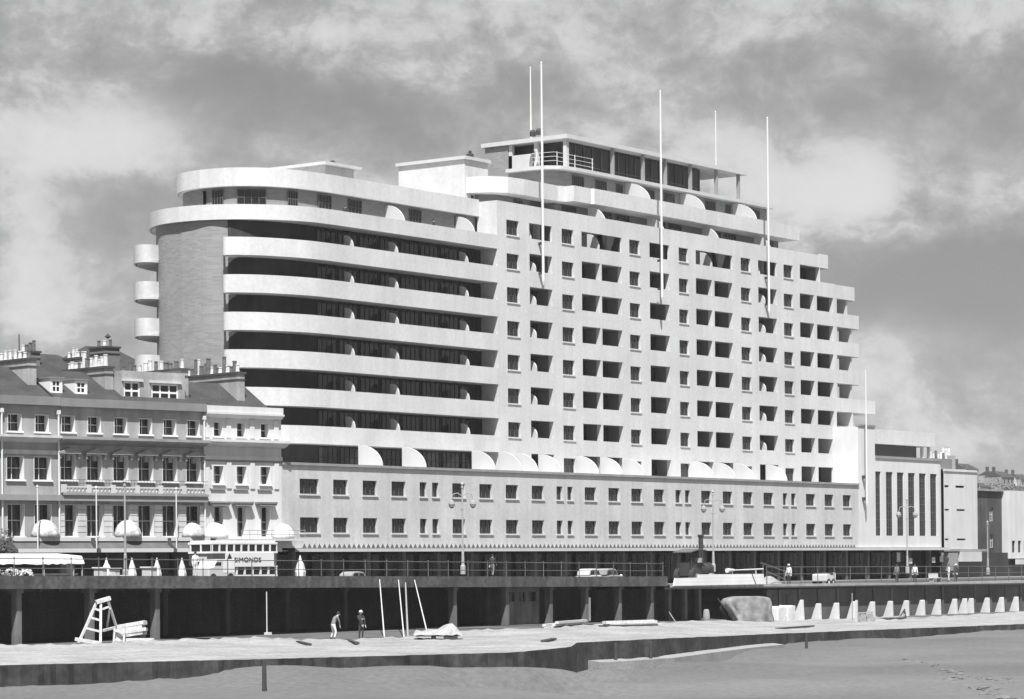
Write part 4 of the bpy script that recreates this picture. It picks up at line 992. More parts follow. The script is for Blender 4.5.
g=M();g.box(x0+1.7,x1-.05,y0+.11,y1-.1,zl0,zl1+.119);g.build('lower_windows',glass,bus)
g=M();g.box(x0+.05,x0+1.6,y0+.2,y1-.2,1.2,zl1+.119);g.build('driver_cab',glass,bus)
m=M();m.box(x0-.06,x0-.021,y0+.5,y1-.6,zw0-.62,zw0-.25);m.build('destination_blind',trim,bus)
ax0=px_x(226,y0-.05,560);ax1=px_x(274,y0-.05,560);az0,az1=zz(566.6),zz(553.4)
m=M();m.box(ax0,ax1,y0-.06,y0+.017,az0,az1);ad=m.build('advert_board',adwhite,bus)
fc=bpy.data.curves.new('lettering','FONT');fc.body='SIMONDS';fc.size=.46;fc.align_x='LEFT';fc.extrude=.01
fo=bpy.data.objects.new('lettering_font',fc);COL.objects.link(fo);bpy.context.view_layer.update()
me=bpy.data.meshes.new_from_object(fo.evaluated_get(bpy.context.evaluated_depsgraph_get()));bpy.data.objects.remove(fo)
me.materials.clear();me.materials.append(letter);lo=bpy.data.objects.new('lettering',me);COL.objects.link(lo);lo.parent=ad
wt=max(v.co.x for v in me.vertices);lx=px_x(234,y0-.06,560);lw=px_x(261,y0-.06,560)-lx
off=Vector(bus['_off']);lo.location=Vector((lx,y0-.075,zz(561.8)))-off;lo.rotation_euler=(R(90),0,0);lo.scale=(lw/wt,1.0,1)
tx=px_x(229.5,y0-.06,560);m=M();m.extr([(tx-.3,zz(560.8)),(tx+.3,zz(560.8)),(tx+.22,zz(560.8)+.22),(tx,zz(560.8)+.55),(tx-.22,zz(560.8)+.22)],'y',y0-.085,y0-.062);m.build('leaf_emblem',letter,ad)
for x in (x0+1.0,x1-1.6):
    for y in (y0+.15,y1-.35):
        m=M();m.tube((x,y-.13,.45),(x,y+.13,.45),.47,n=16);w_=m.build('wheel',tyre,bus);m=M();m.tube((x,y-.15,.45),(x,y-.131,.45),.22,n=12);m.build('hub',metal_g,w_)
for a_ in (y0+.35,y1-.6): m=M();m.box(x0-.1,x0-.03,a_,a_+.25,.8,1.05);m.build('headlamp',metal_w,bus)
# ---- cars
def car(px,Y,label,mt,L=3.9,name='saloon_car',cat='car',group='cars parked on the road'):
    x=px_x(px,Y,573);o=root(name,label,cat,(x,Y,0),group=group);o['_off']=(0,0,0)
    m=M();m.extr([(-L/2,.4),(L/2,.4),(L/2,.75),(L/2-.25,.98),(.75,1.02),(.35,1.05),(-L/2+1.1,1.05),(-L/2+.2,.95),(-L/2,.7)],'y',-.72,.72);m.build('body',mt,o,bevel=.06)
    m=M();m.extr([(-1.25,1.05),(.7,1.05),(.35,1.55),(-.1,1.62),(-.8,1.6),(-1.15,1.4)],'y',-.62,.62);c=m.build('cabin',mt,o,bevel=.06)
    m=M();m.extr([(-1.05,1.1),(-.35,1.1),(-.35,1.5),(-.85,1.5)],'y',-.632,.632);m.extr([(-.25,1.1),(.5,1.1),(.25,1.48),(-.25,1.5)],'y',-.632,.632);m.build('windows',glass,c)
    for sx in (-1.25,1.2):
        for sy in (-.68,.68):
            m=M();m.tube((sx,sy-.08,.33),(sx,sy+.08,.33),.33,n=14);w=m.build('wheel',tyre,o);m=M();m.tube((sx,sy*1.13-.01,.33),(sx,sy*1.13+.01,.33),.15,n=10);m.build('hubcap',metal_w,w)
    for sy in (-.5,.5): m=M();m.lathe([(.05,0),(.12,.06),(.12,.16),(.04,.2)],(L/2-.2,sy,.9),8);m.build('headlamp',metal_w,o)
    return o
car(355,-6.5,'pale saloon car on the road behind the railing, right of the folded parasol',trim_d,4.4)
car(591,-7,'pale saloon car on the road near the centre of the long podium',trim,3.6)
car(608,-7.6,'small grey car directly right of the pale saloon car',trim_d,3.0)
q=on_y(935.5,581,-18.5);bn=root('promenade_bench','low white bench on the right-hand promenade before the slot-windowed block','bench',(q.x,-18.5,zdr(q.x)));bn['_off']=(0,0,0)
m=M();m.box(-.95,.95,-.25,.25,.4,.47);m.build('seat',white,bn);m=M();m.box(-.95,.95,.2,.26,.47,.85);m.build('backrest',white,bn)
for a in (-.8,.8): m=M();m.box(a-.04,a+.04,-.22,.22,0,.4);m.build('leg',metal_g,bn)
# light delivery van, left of the bus
def van(px,py,Y,h,w,label):
    q=on_y(px,py,Y);o=root('delivery_van',label,'van',(q.x,Y,q.z-.35),group='light delivery vans');o['_off']=(0,0,0)
    m=M();m.extr([(-.9,.4),(w,.4),(w,h),(-.0,h),(-.15,h-.1),(-.35,1.15),(-.9,1.05)],'y',-.75,.75);m.build('body',white,o,bevel=.08)
    m=M();m.extr([(-.28,1.2),(.35,1.2),(.35,h-.2),(-.08,h-.2)],'y',-.765,.765);m.build('cab_window',glass,o)
    m=M();m.extr([(.55,.7),(w-.1,.7),(w-.1,h-.15),(.55,h-.15)],'y',-.762,.762);m.build('side_panel',buscream,o)
    for sx in (-.45,w-.5):
        for sy in (-.7,.7): m=M();m.tube((sx,sy-.08,.33),(sx,sy+.08,.33),.33,n=14);ww=m.build('wheel',tyre,o);m=M();m.tube((sx,sy*1.13-.01,.33),(sx,sy*1.13+.01,.33),.14,n=10);m.build('hubcap',metal_w,ww)
van(209.5,578,-14.8,1.62,1.8,'boxy white delivery van parked at the front of the double-decker bus')
van(824,582,-16,1.2,.9,'small light van on the right-hand promenade behind the buttresses')
# ---- steam engine with tall funnel behind the railing
q=on_y(697,571,-16);ex=q.x
se=root('steam_road_roller','dark steam road roller with a tall black funnel and pale canopy on the promenade','road roller',(ex,-16,.15));se['_off']=(0,0,0)
zf=on_y(701,534,-16).z-.15;ff=px_x(701,-16,560)-ex
m=M();m.tube((-.8,0,1.35),(1.5,0,1.35),.48,n=16);m.tube((1.5,0,1.35),(1.9,0,1.35),.55,n=16);m.box(-2.0,-.8,-.5,.5,.8,2.0);m.build('boiler',metal_d,se)
m=M();m.lathe([(.24,0),(.2,.3),(.2,zf-2.1),(.27,zf-2.0),(.27,zf-1.85)],(ff,0,1.8),12);m.build('funnel',metal_d,se)
m=M();m.extr([(-2.4,2.75),(-.9,3.0),(.1,2.9),(.1,2.98),(-.9,3.08),(-2.4,2.83)],'y',-.9,.9);m.build('canopy',canvas,se)
m=M()
for x,y in ((-2.0,-.7),(-2,.7),(-.2,-.6),(-.2,.6)): m.tube((x,y,1.2),(x,y,2.85),.035,n=6)
m.build('canopy_posts',metal_d,se)
for y in (-.75,.75):
    m=M();m.tube((-1.5,y-.2,.75),(-1.5,y+.2,.75),.75,n=20);w=m.build('rear_wheel',metal_d,se);m=M();m.tube((-1.5,y-.22 if y<0 else y+.2,.75),(-1.5,y-.2 if y<0 else y+.22,.75),.25,n=10);m.build('hub',metal_g,w)
m=M();m.tube((1.6,-.6,.5),(1.6,.6,.5),.5,n=20);m.build('front_roller',metal_g,se)
m=M();m.tube((-.5,-.5,1.9),(-.5,-.5,2.3),.3,n=12);m.build('flywheel',metal_g,se)
# ---- white hoarding along the deck edge, and heap & sloping handrail beside it
hp=[(673,586.0),(674.5,578.2),(698,577.6),(698,574.4),(763,573.8),(763.5,584.2)]
pp=[on_y(a,b,-22.35) for a,b in hp]
hd=root('white_hoarding','long white boarded hoarding with a slanted left end fixed along the deck edge','hoarding',(28,-22.3,.2))
m=M();m.extr([(p.x,p.z) for p in pp],'y',-22.42,-22.32);m.build('boards',mat('hoarding_paint',.66,.8,.08,.6,wave=('Z',1.1,.05)),hd)
m=M()
for k in range(6): x=lerp(pp[0].x+.8,pp[-1].x-.4,k/5);m.box(x-.05,x+.05,-22.315,-22.25,.0,.75)
m.build('battens',wood,hd)
m=M();a=on_y(752,573.5,-22.45);b=on_y(756,584,-22.45);m.tube(a,b,.03,n=6);m.build('rope',wood_d,hd)
m=M();a=on_y(727,570.5,-21);b=on_y(763,569,-21);mid=a.lerp(b,.2);m.tube(a,mid,.2,.09,8);m.tube(mid,b,.05,.06,6)
for t in (.15,.8): c=a.lerp(b,t);m.tube((c.x,c.y,c.z-.95),(c.x,c.y,c.z-.02),.04,n=6)
tag(m.build('rolled_sailcloth',bright),'white rolled sailcloth lying along the railing behind the white hoarding','sailcloth')
m=M();rg=random.Random(4);a=on_y(775,583,-21);n=10
for j in range(5):
    for i in range(n): t=2*math.pi*i/n;r=(1-j/4.6);m.v.append((a.x+math.cos(t)*1.9*r+rg.uniform(-.1,.1),-20.4+math.sin(t)*.9*r,.1+.75*(j/4)**.8))
for j in range(4):
    for i in range(n): k=(i+1)%n;m.f.append((j*n+i,j*n+k,(j+1)*n+k,(j+1)*n+i))
m.f.append(tuple(4*n+i for i in range(n)))
tag(m.build('cement_heap',conc,smooth=True),'pale heap of cement beside the white hoarding on the deck edge','heap')
hr_=root('stair_handrail','pair of thin pale handrails sloping down beside the white hoarding','handrail',tuple(on_y(772,572,-20.2)));hr_['_off']=tuple(hr_.location)
for (a,b) in (((761,563),(785.5,571.5)),((768,572),(786,580))):
    m=M();m.tube(on_y(*a,-20.2),on_y(*b,-20.2),.06,n=6);m.build('rail',rail_m,hr_)
for a,b in (((763,564),(763,578)),((785,571.5),(785,581))): m=M();m.tube(on_y(*a,-20.2),on_y(*b,-20.2),.05,n=6);m.build('post',rail_m,hr_)

# ---- lower promenade clutter
Zl=-2.4
def lpt(px,py): return on_z(px,py,zlow(px))
# step ladder trestle
c=lpt(92,643);tr=root('timber_trestle','tall pale timber trestle of ladder frames standing on the lower walk','trestle',tuple(c));tr['_off']=(0,0,0)
# local axes: u across the picture, w away
u=RT.copy();w_=FW.copy()
def P_(a,b,h): return tuple(u*a+w_*b+Vector((0,0,h)))
def loc(px,py): # picture metres at the trestle's distance
    d=(c-CAM).dot(FW);return ((px-92)*d/F_PX,(643-py)*d/F_PX)
def tb(m,p,q,b0,b1,t=.1):
    a=loc(*p);e=loc(*q);m.bar(P_(a[0],b0,a[1]),P_(e[0],b1,e[1]),t,t)
m=M();tb(m,(78.5,643),(95,602),0,.9,.13);tb(m,(100.5,645),(99,603),0,.9,.14)
for p,q,bb in (((84.5,628),(98.5,631.5),.35),((90.5,618),(99,620.5),.55),((93.5,609),(99,611),.75)): tb(m,p,q,bb,bb,.12)
m.build('ladder_frame',wood_l,tr)
m=M();tb(m,(111.5,629),(106,602),2.2,1.1,.12);tb(m,(101.5,628),(107,609),2.4,1.2,.11);tb(m,(100,609.5),(107,607),1.0,1.1,.12);tb(m,(101,631),(112,628),.8,2.2,.14);m.build('rear_frame',wood_l,tr)
m=M();tb(m,(94.5,602.5),(107.5,598.5),.7,1.2,.24);m.build('top_beam',wood_l,tr)
m=M();tb(m,(75,639),(101.5,643.5),.1,-.05,.2);m.build('foot_beam',wood_l,tr)
# timber pile
c2=lpt(132,642);tp=root('timber_pile','stack of weathered planks piled beside the tall trestle','timber pile',tuple(c2));tp['_off']=(0,0,0)
rg=random.Random(6);d2=(c2-CAM).dot(FW)
for k in range(30):
    lay=k//6;a0=(-17.5+rg.uniform(-.5,1.5)+lay*.8);a1=(11+rg.uniform(-3,3));hh=.08+lay*.2+rg.uniform(0,.05)
    if k<3: a1+=8
    b=(k%6)*.27-.3
    m=M();m.bar(P_(a0*d2/F_PX,b,hh+ (0 if k>3 else .05)),P_(a1*d2/F_PX,b+.5,hh+(.25 if k>3 else -.0)),.27,.2);m.build('plank',wood if k%3 else wood_l,tp)
m=M()
for a in (-17,-7): m.bar(P_(a*d2/F_PX,-.5,0),P_((a+1)*d2/F_PX,-.5,.85),.12,.12)
m.bar(P_(-17*d2/F_PX,-.52,.72),P_(-6*d2/F_PX,-.52,.55),.12,.12);m.build('sawhorse',wood_l,tp)
# leaning poles
for n,((px0,py0),(px1,py1),r,l) in enumerate((((384.3,637),(379.6,579.5),.055,'slim pale pole leaning almost upright, leftmost of the leaning poles'),((404,637.5),(398.5,580),.055,'slim pale pole, second of the leaning poles'),((407.8,637),(405.5,583),.085,'thicker upright grey pole beside the second leaning pole'),((427.5,634),(414.5,580),.055,'slim pale pole leaning steeply behind the tarpaulined boat'))):
    a=lpt(px0,py0);b=on_y(px1,py1,-22.2);m=M();m.tube(a,b,r*.8,r*.6,8);tag(m.build('leaning_pole',wood if n==2 else wood_l),l,'pole','poles leaning against the deck')
a=lpt(676.5,623.5);b=on_y(669,612,-21.5);m=M();m.tube(a,b,.04,n=6);tag(m.build('leaning_pole',wood),'short thin pole propped against a post under the white hoarding','pole')
# tarpaulined rowing boat
c3=lpt(438,639.5);rb=root('covered_boat','small boat under a lumpy pale tarpaulin on the lower walk','boat',tuple(c3));rb['_off']=(0,0,0)
dd=(c3-CAM).dot(FW)/F_PX
m=M();top=[(-24,5),(-22,9.5),(-17,8.5),(-10,10),(0,10.5),(5,13),(9,15.8),(14,16.5),(18,13),(22,8),(25,4.5)]
rg=random.Random(8);nn=7
for (a,h) in top:
    for j in range(nn):
        t=j/(nn-1);b=lerp(-1.1,1.3,t);e=math.sin(math.pi*t)**.6
        m.v.append(P_(a*dd+rg.uniform(-.05,.05),b,.3+max(0,h*dd-.3)*e+rg.uniform(-.05,.05)))
for i in range(len(top)-1):
    for j in range(nn-1): k=i*nn+j;m.f.append((k,k+1,k+nn+1,k+nn))
m.build('tarpaulin_cover',mat('pale_tarpaulin',0.3,.9,.2,1.5,fine=.2,bump=.4),rb,smooth=True)
m=M();m.bar(P_(-22*dd,0,.3),P_(22*dd,0,.3),1.3,.2);m.build('hull',wood,rb)
m=M();m.bar(P_(-4*dd,-.9,0),P_(-4*dd,-.9,.35),.2,.2);m.bar(P_(6*dd,-.9,.15),P_(20*dd,-.9,.15),.3,.28);m.build('chocks',wood_d,rb)
# big tarpaulined boat on the right
c4=lpt(752,622.5);tb_=root('tarpaulin_stack','tall stack shrouded in a grey tarpaulin with its bow overhanging left','covered stack',tuple(c4));tb_['_off']=(0,0,0)
dd=(c4-CAM).dot(FW)/F_PX;rg=random.Random(9)
lv=[(0,-19,20),(4,-20,19.8),(9,-22.5,19.3),(14,-26,19),(17,-29.5,19),(21,-30.5,18.7),(24,-28,18),(25.2,-24,15),(26.2,-19,9)]
m=M();n=52
for h,a,b in lv:
    cx,rx=(a+b)/2,(b-a)/2
    for k in range(n):
        t=2*math.pi*k/n;ct,st=math.cos(t),math.sin(t);ex=abs(ct)**.45*(1 if ct>0 else -1);ey=abs(st)**.6*(1 if st>0 else -1)
        wv=1+(.075*math.sin(k*1.3+h*.1)+.05*math.sin(k*2.3-h*.12)+.03*math.sin(k*.7+h*.3))*(1.15-h/26)
        m.v.append(P_((cx+rx*ex*wv)*dd,ey*1.5*wv*(1-.12*h/26),h*dd+(rg.uniform(-.03,.03) if h<24 else 0)))
for j in range(len(lv)-1):
    for k in range(n): q=(k+1)%n;m.f.append((j*n+k,j*n+q,(j+1)*n+q,(j+1)*n+k))
m.f.append(tuple((len(lv)-1)*n+k for k in range(n)))
m.build('tarpaulin_cover',tarp_m,tb_,smooth=True)
m=M();m.bar(P_(-29*dd,-.2,17*dd),P_(-34.5*dd,-.2,25*dd),.06,.06);m.tube(P_(-34,0,0) if 0 else P_(-21*dd,.3,0),P_(-31*dd,.3,16*dd),.16,n=8);m.build('prop',wood_d,tb_)
# barrel
c5=lpt(706.5,622);m=M();m.lathe([(.2,0),(.26,.25),(.27,.45),(.24,.75),(.2,.95),(.12,1.0)],(0,0,0),12);o=m.build('barrel',trim_d);o.location=c5;tag(o,'small pale barrel standing left of the grey tarpaulin','barrel')
# plank piles on the lower walk
def planks(px0,py0,px1,py1,n,label,mt,th=.12,seed=1):
    a=lpt(px0,py0);b=lpt(px1,py1);o=root('plank_pile',label,'planks',tuple(a.lerp(b,.5)),group='planks lying on the lower walk');o['_off']=tuple(o.location);rg=random.Random(seed)
    for k in range(n):
        s=FW*((k%3)*.3)+Vector((0,0,.08+(k//3)*th*1.1));e=RT*rg.uniform(-.5,.5)
        m=M();m.bar(a+s+e,b+s+e+FW*rg.uniform(-.3,.3)+Vector((0,0,rg.uniform(0,.06))),.26,th);m.build('plank',mt,o)
planks(551,629,580,626.5,7,'heap of pale boards lying in front of the arcade hut',wood_l,.16,1)
planks(604,627,655,626,5,'long pale planks lying beside dark beams below the centre columns',wood_l,.2,2)
planks(603,627.8,656,626.8,2,'dark timber beams lying in front of the long pale planks',wood_d,.2,3)
planks(549,642.5,559,640.5,2,'two short dark boards near the corner of the sea wall',wood_d,.1,4)
planks(345,641,355,645.5,1,'dark board lying at an angle below the two workmen',wood_d,.1,5)
planks(293,643,304,646.5,1,'dark board lying left of the workmen',wood_d,.1,6)
planks(783,629.5,815,627.5,2,'long dark plank on the right-hand walk below the buttresses',wood_d,.1,7)
# winch frame with white post near the buttresses
c6=lpt(866,622);wf=root('winch_frame','hand winch frame with two wheels beside a tall white post','winch',tuple(c6));wf['_off']=(0,0,0);dd=(c6-CAM).dot(FW)/F_PX
m=M();m.bar(P_(-9.5*dd,0,0),P_(-9.3*dd,0,22*dd),.17,.17);m.build('white_post',white,wf)
m=M();m.bar(P_(-13*dd,.5,2*dd),P_(-12.8*dd,.5,29*dd),.06,.06);m.build('thin_rod',metal_g,wf)
m=M();m.bar(P_(-7*dd,0,9*dd),P_(7*dd,0,10*dd),.1,.1);m.bar(P_(-7*dd,0,0),P_(-7*dd,0,10*dd),.1,.1);m.bar(P_(8*dd,0,0),P_(6*dd,0,10*dd),.12,.12);m.bar(P_(8*dd,0,0),P_(11*dd,0,6*dd),.1,.1);m.build('frame',metal_g,wf)
for a in (-3,4): m=M();m.tube(P_(a*dd,-.1,4*dd),P_(a*dd,.1,4*dd),.36,n=14);m.build('wheel',wood,wf)
# rowing boat on the right
c7=lpt(893,620);ro=root('rowing_boat','low open rowing boat drawn up below the buttresses with raised prow','boat',tuple(c7));ro['_off']=(0,0,0);dd=(c7-CAM).dot(FW)/F_PX
m=M();st=[(-17,.1,1.5),(-10,.5,3),(0,.7,3.2),(8,.55,3.6),(12,.2,6)]
for a,w,h in st:
    for t in (-1,-.7,0,.7,1): m.v.append(P_(a*dd,t*w,(.02 if abs(t)<.1 else (h*dd*.4 if abs(t)<.9 else h*dd))))
for i in range(len(st)-1):
    for j in range(4): k=i*5+j;m.f.append((k,k+1,k+6,k+5))
h_=m.build('hull',wood,ro,smooth=True);h_.modifiers.new('t','SOLIDIFY').thickness=.06
m=M();m.bar(P_(5*dd,0,0),P_(12*dd,-.1,11*dd),.12,.12);m.bar(P_(12.5*dd,-.1,0),P_(11.5*dd,-.1,9*dd),.16,.16);m.build('stem_post',wood_d,ro)
m=M();m.bar(P_(-5*dd,-.5,3*dd),P_(-5*dd,.5,3*dd),.25,.05);m.bar(P_(3*dd,-.5,3*dd),P_(3*dd,.5,3*dd),.25,.05);m.build('thwart',wood_l,ro)
# posts against the sea wall and on the sand, concrete toe of the wall
for n,(px,y0,y1) in enumerate(((610.5,668,640),(645.5,668,640),(264.5,692,660),(806.5,647,633))):
    zb=(-3.95,-3.95,-3.6,-3.7)[n];a=on_z(px,y0,zb);d_=(a-CAM).dot(FW);h=(y0-y1)*d_/F_PX
    if n in (0,1):
        yy=interp(FRONT,px);w=on_z(px,yy,-2.4);a=Vector((w.x,w.y-.35,-4.4));h=1.85
    m=M();m.lathe([(.11,-.5),(.1,h*.6),(.09,h),(.05,h+.03)],(0,0,0),8);o=m.build('timber_post',wood_d);o.location=a
    tag(o,('thin dark post against the sea wall toe, left of the near pair','thin dark post against the sea wall toe, right of the near pair','thick dark stump standing in the sand below the left sea wall','short dark post at the foot of the right-hand sea wall')[n],'post','dark timber posts by the sea wall')
m=M();rg=random.Random(2)
pts=[]
for px in (588,620,660,700,740,772):
    w=on_z(px,interp(FRONT,px),zlow(px));pts.append(w)
i=0
for a,b in zip(pts,pts[1:]):
    i=len(m.v)
    for q in (a,b): m.v+=[(q.x+.1,q.y-1.0,-5),(q.x+.1,q.y-.9,-3.55 if q.x<-8 else -3.6),(q.x,q.y+.02,-3.45 if q.x<-8 else -3.5),(q.x,q.y+.02,-5)]
    for k in range(4): j=(k+1)%4;m.f.append((i+k,i+j,i+4+j,i+4+k))
m.f.append((0,1,2,3));k=len(m.v);m.f.append((k-1,k-2,k-3,k-4))
tag(m.build('wall_toe',mat('toe_concrete',.24,.95,.15,.6,fine=.15,bump=.3)),'low grey concrete toe ledge along the foot of the centre sea wall','ledge')
# groyne stumps and weed line on the sand
gr=root('rock_groyne','broken line of low dark rocks and weed across the right-hand sand','groyne',tuple(on_z(950,668,-4)));gr['_off']=tuple(gr.location)
rg=random.Random(12);line=[(902,658),(925,662),(950,667),(975,672),(1003,675)];line2=[(952,671),(955,675),(990,682),(1000,688),(1010,691),(1035,697)]
def rock(px,py,r,par):
    q=on_z(px,py,-4.0);q.z=sand_z(q.x,q.y);m=M();n=7;pr=((1,-.25),(1.0,.1),(.7,.42),(.25,.55))
    for f_,z in pr:
        for k in range(n): a=2*math.pi*k/n;rr=r*f_*rg.uniform(.7,1.2);m.v.append((q.x+rr*math.cos(a)*1.5,q.y+rr*math.sin(a),q.z+z*r*.75*rg.uniform(.8,1.2)))
    for j in range(len(pr)-1):
        for k in range(n): e=(k+1)%n;m.f.append((j*n+k,j*n+e,(j+1)*n+e,(j+1)*n+k))
    m.f.append(tuple(3*n+k for k in range(n)));m.build('rock',rock_m,par)
for k in range(46):
    px=rg.uniform(902,1012);rock(px,interp(line,px)+rg.gauss(0,1.0),rg.uniform(.08,.22),gr)
for k in range(30):
    px=rg.uniform(952,1030);rock(px,interp(line2,px)+rg.gauss(0,1.3),rg.uniform(.08,.24),gr)
for px,py,r in ((953,673.5,.45),(948,675,.35),(988,681,.5),(985,685,.3),(1015,692,.4),(1005,691,.35)): rock(px,py,r,gr)
# ================================================================== PEOPLE
def person(loc,label,J,heading=0,top=cloth_l,legs=cloth_d,hat=None,scale=1.0,group=None,z_hip=.95):
    """J overrides joints; x right of the figure, y forward, z up (metres, 1.75 m tall)"""
    D=dict(pelvis=(0,0,.96),spine=(0,.01,1.2),chest=(0,.0,1.38),neck=(0,.0,1.5),head=(0,.02,1.58),crown=(0,.02,1.7),
     hl=(-.09,0,.92),kl=(-.1,.03,.5),al=(-.1,-.01,.09),tl=(-.11,.16,.04),hr=(.09,0,.92),kr=(.1,.03,.5),ar=(.1,-.01,.09),tr=(.11,.16,.04),
     sl=(-.18,0,1.42),el=(-.24,.0,1.13),wl=(-.25,.08,.88),sr=(.18,0,1.42),er=(.24,0,1.13),wr=(.25,.08,.88))
    D.update(J);names=list(D);V=[Vector(D[n]) for n in names]
    rad=dict(pelvis=.14,spine=.125,chest=.135,neck=.055,head=.085,crown=.075,hl=.1,kl=.065,al=.045,tl=.035,hr=.1,kr=.065,ar=.045,tr=.035,sl=.065,el=.045,wl=.03,sr=.065,er=.045,wr=.03)
    Rr=[rad[n] for n in names];E=[]
    ix={n:i for i,n in enumerate(names)}
    for a,b in (('pelvis','spine'),('spine','chest'),('chest','neck'),('neck','head'),('head','crown'),('pelvis','hl'),('hl','kl'),('kl','al'),('al','tl'),('pelvis','hr'),('hr','kr'),('kr','ar'),('ar','tr'),('chest','sl'),('sl','el'),('el','wl'),('chest','sr'),('sr','er'),('er','wr')): E.append((ix[a],ix[b]))
    for s,sg in (('l',-1),('r',1)):
        w=Vector(D['w'+s]);e=Vector(D['e'+s]);d=(w-e).normalized();sd=d.orthogonal().normalized();cr=d.cross(sd)
        pi=len(V);V.append(w+d*.07);Rr.append(.028);E.append((ix['w'+s],pi))
        for f,(o_,ln) in enumerate(((-.033,.065),(-.011,.08),(.011,.075),(.033,.055))):
            a=len(V);V.append(w+d*.1+sd*o_);Rr.append(.011);E.append((pi,a));V.append(w+d*(.1+ln)+sd*o_+cr*.02);Rr.append(.008);E.append((a,a+1))
        a=len(V);V.append(w+d*.07+sd*.05+cr*.01);Rr.append(.011);E.append((pi,a));V.append(w+d*.11+sd*.065+cr*.02);Rr.append(.009);E.append((a,a+1))
    me=bpy.data.meshes.new('body');me.from_pydata([tuple(v) for v in V],E,[]);o=bpy.data.objects.new('body_tmp',me);COL.objects.link(o)
    sk=o.modifiers.new('skin','SKIN');
    if not me.skin_vertices: me.attributes  # layer made by the modifier
    for i,sv in enumerate(me.skin_vertices[0].data): sv.radius=(Rr[i],Rr[i]);sv.use_root=(i==0)
    o.modifiers.new('sub','SUBSURF').levels=1
    bpy.context.view_layer.update()
    bm_=bpy.data.meshes.new_from_object(o.evaluated_get(bpy.context.evaluated_depsgraph_get()));bpy.data.objects.remove(o)
    bm_.materials.clear()
    for q in (skin_m,top,legs,hair_m): bm_.materials.append(q)
    nk=V[ix['neck']];wl_=V[ix['wl']];wr_=V[ix['wr']]
    hips=V[ix['pelvis']].z
    for p in bm_.polygons:
        c=p.center;p.use_smooth=True
        if c.z>nk.z+.02 and (c-V[ix['head']]).length<.3: p.material_index=0
        elif (c-wl_).length<.2 and (c-wl_).dot(wl_-V[ix['el']])>-.005 or (c-wr_).length<.2 and (c-wr_).dot(wr_-V[ix['er']])>-.005: p.material_index=0
        elif min((c-V[ix[a]]).length for a in('tl','tr','al','ar'))<.13 and c.z<.2: p.material_index=3
        elif c.z<hips+.03 and min((c-V[ix[a]]).length for a in('pelvis','hl','hr','kl','kr','al','ar'))<.36 and not min((c-wl_).length,(c-wr_).length)<.14: p.material_index=2
        else: p.material_index=1
    r=root('person',label,'person',tuple(loc),heading,group=group);r['_off']=(0,0,0);r.scale=(scale,)*3
    b=bpy.data.objects.new('body',bm_);COL.objects.link(b);b.parent=r
    h=Vector(D['head'])
    m=M()
    m.lathe([(.03,-.02),(.088,.0),(.098,.05),(.085,.11),(.04,.15),(.005,.155)],(h.x,h.y-.015,h.z+.03),10);m.build('hair',hair_m,r,smooth=True)
    m=M();m.tube((h.x,h.y+.07,h.z+.02),(h.x,h.y+.115,h.z-.01),.014,.02,6);
    for s in (-1,1): m.lathe([(.002,-.025),(.014,0),(.002,.03)],(h.x+s*.086,h.y,h.z+.015),6)
    m.build('nose_and_ears',skin_m,r)
    m=M()
    for s in (-1,1): m.lathe([(.002,-.008),(.011,0),(.002,.008)],(h.x+s*.032,h.y+.078,h.z+.04),6)
    m.box(h.x-.025,h.x+.025,h.y+.07,h.y+.088,h.z-.045,h.z-.036);m.build('eyes_and_mouth',hair_m,r)
    if hat:
        m=M();m.lathe([(.15,0),(.15,.015),(.1,.02),(.095,.09),(.06,.12),(.01,.125)],(h.x,h.y,h.z+.085),12);m.build('hat',hat,r)
    return r
fz=math.atan2(-FW.x,FW.y) # heading: local +y away from the camera
q=lpt(333,640.3)
person(q,'workman bending forward with arms hanging, left of the two on the lower walk',dict(spine=(.0,.1,1.17),chest=(.02,.22,1.32),neck=(.03,.3,1.42),head=(.03,.36,1.5),crown=(.03,.42,1.6),sl=(-.16,.22,1.36),el=(-.28,.24,1.1),wl=(-.3,.28,.86),sr=(.19,.22,1.36),er=(.22,.3,1.1),wr=(.2,.36,.86),hl=(-.1,0,.9),kl=(-.17,.12,.5),al=(-.24,-.02,.09),tl=(-.27,.13,.04),hr=(.1,0,.9),kr=(.18,.1,.5),ar=(.23,-.05,.09),tr=(.27,.1,.04)),R(-110),cloth_g,cloth_l,None,1.02)
q=lpt(361,640)
person(q,'workman in dark clothes with a pale cap, right of the two on the lower walk',dict(er=(.2,.2,1.22),wr=(.05,.36,1.25)),R(150),cloth_d,cloth_d,bright,1.0)
q=on_y(492.5,576.5,-19.5)
person((q.x,-19.5,zdeck(q.x)),'man walking on the promenade near the twin-lantern lamp',dict(al=(-.1,.28,.1),tl=(-.11,.43,.06),kl=(-.1,.2,.5),ar=(.1,-.3,.12),tr=(.11,-.17,.05),kr=(.1,-.06,.5),wl=(-.2,-.1,.9),wr=(.22,.25,1.0)),R(-70),cloth_d,cloth_g,None,.98)
q=on_y(789,582,-18)
person((q.x,-18,zdr(q.x)),'person in white cap and pale jacket beside the sloping handrails',{},R(100),cloth_l,cloth_d,bright,1.0)
q=on_y(949,580.5,-19)
person((q.x,-19,zdr(q.x)),'person in white clothes standing on the promenade before the corner building',{},R(30),cloth_l,cloth_l,None,1.0)
q=on_y(956,579.5,-17)
person((q.x,-17,zdr(q.x)),'person in a dark coat and pale hat right of the one in white',{},R(80),cloth_d,cloth_d,bright,1.0)
q=on_y(897,581,-19)
person((q.x,-19,zdr(q.x)),'person in grey standing by the railing near the slim twin-lantern lamp',{},R(-30),cloth_g,cloth_d,None,1.0)
q=on_y(915,580.5,-18.5)
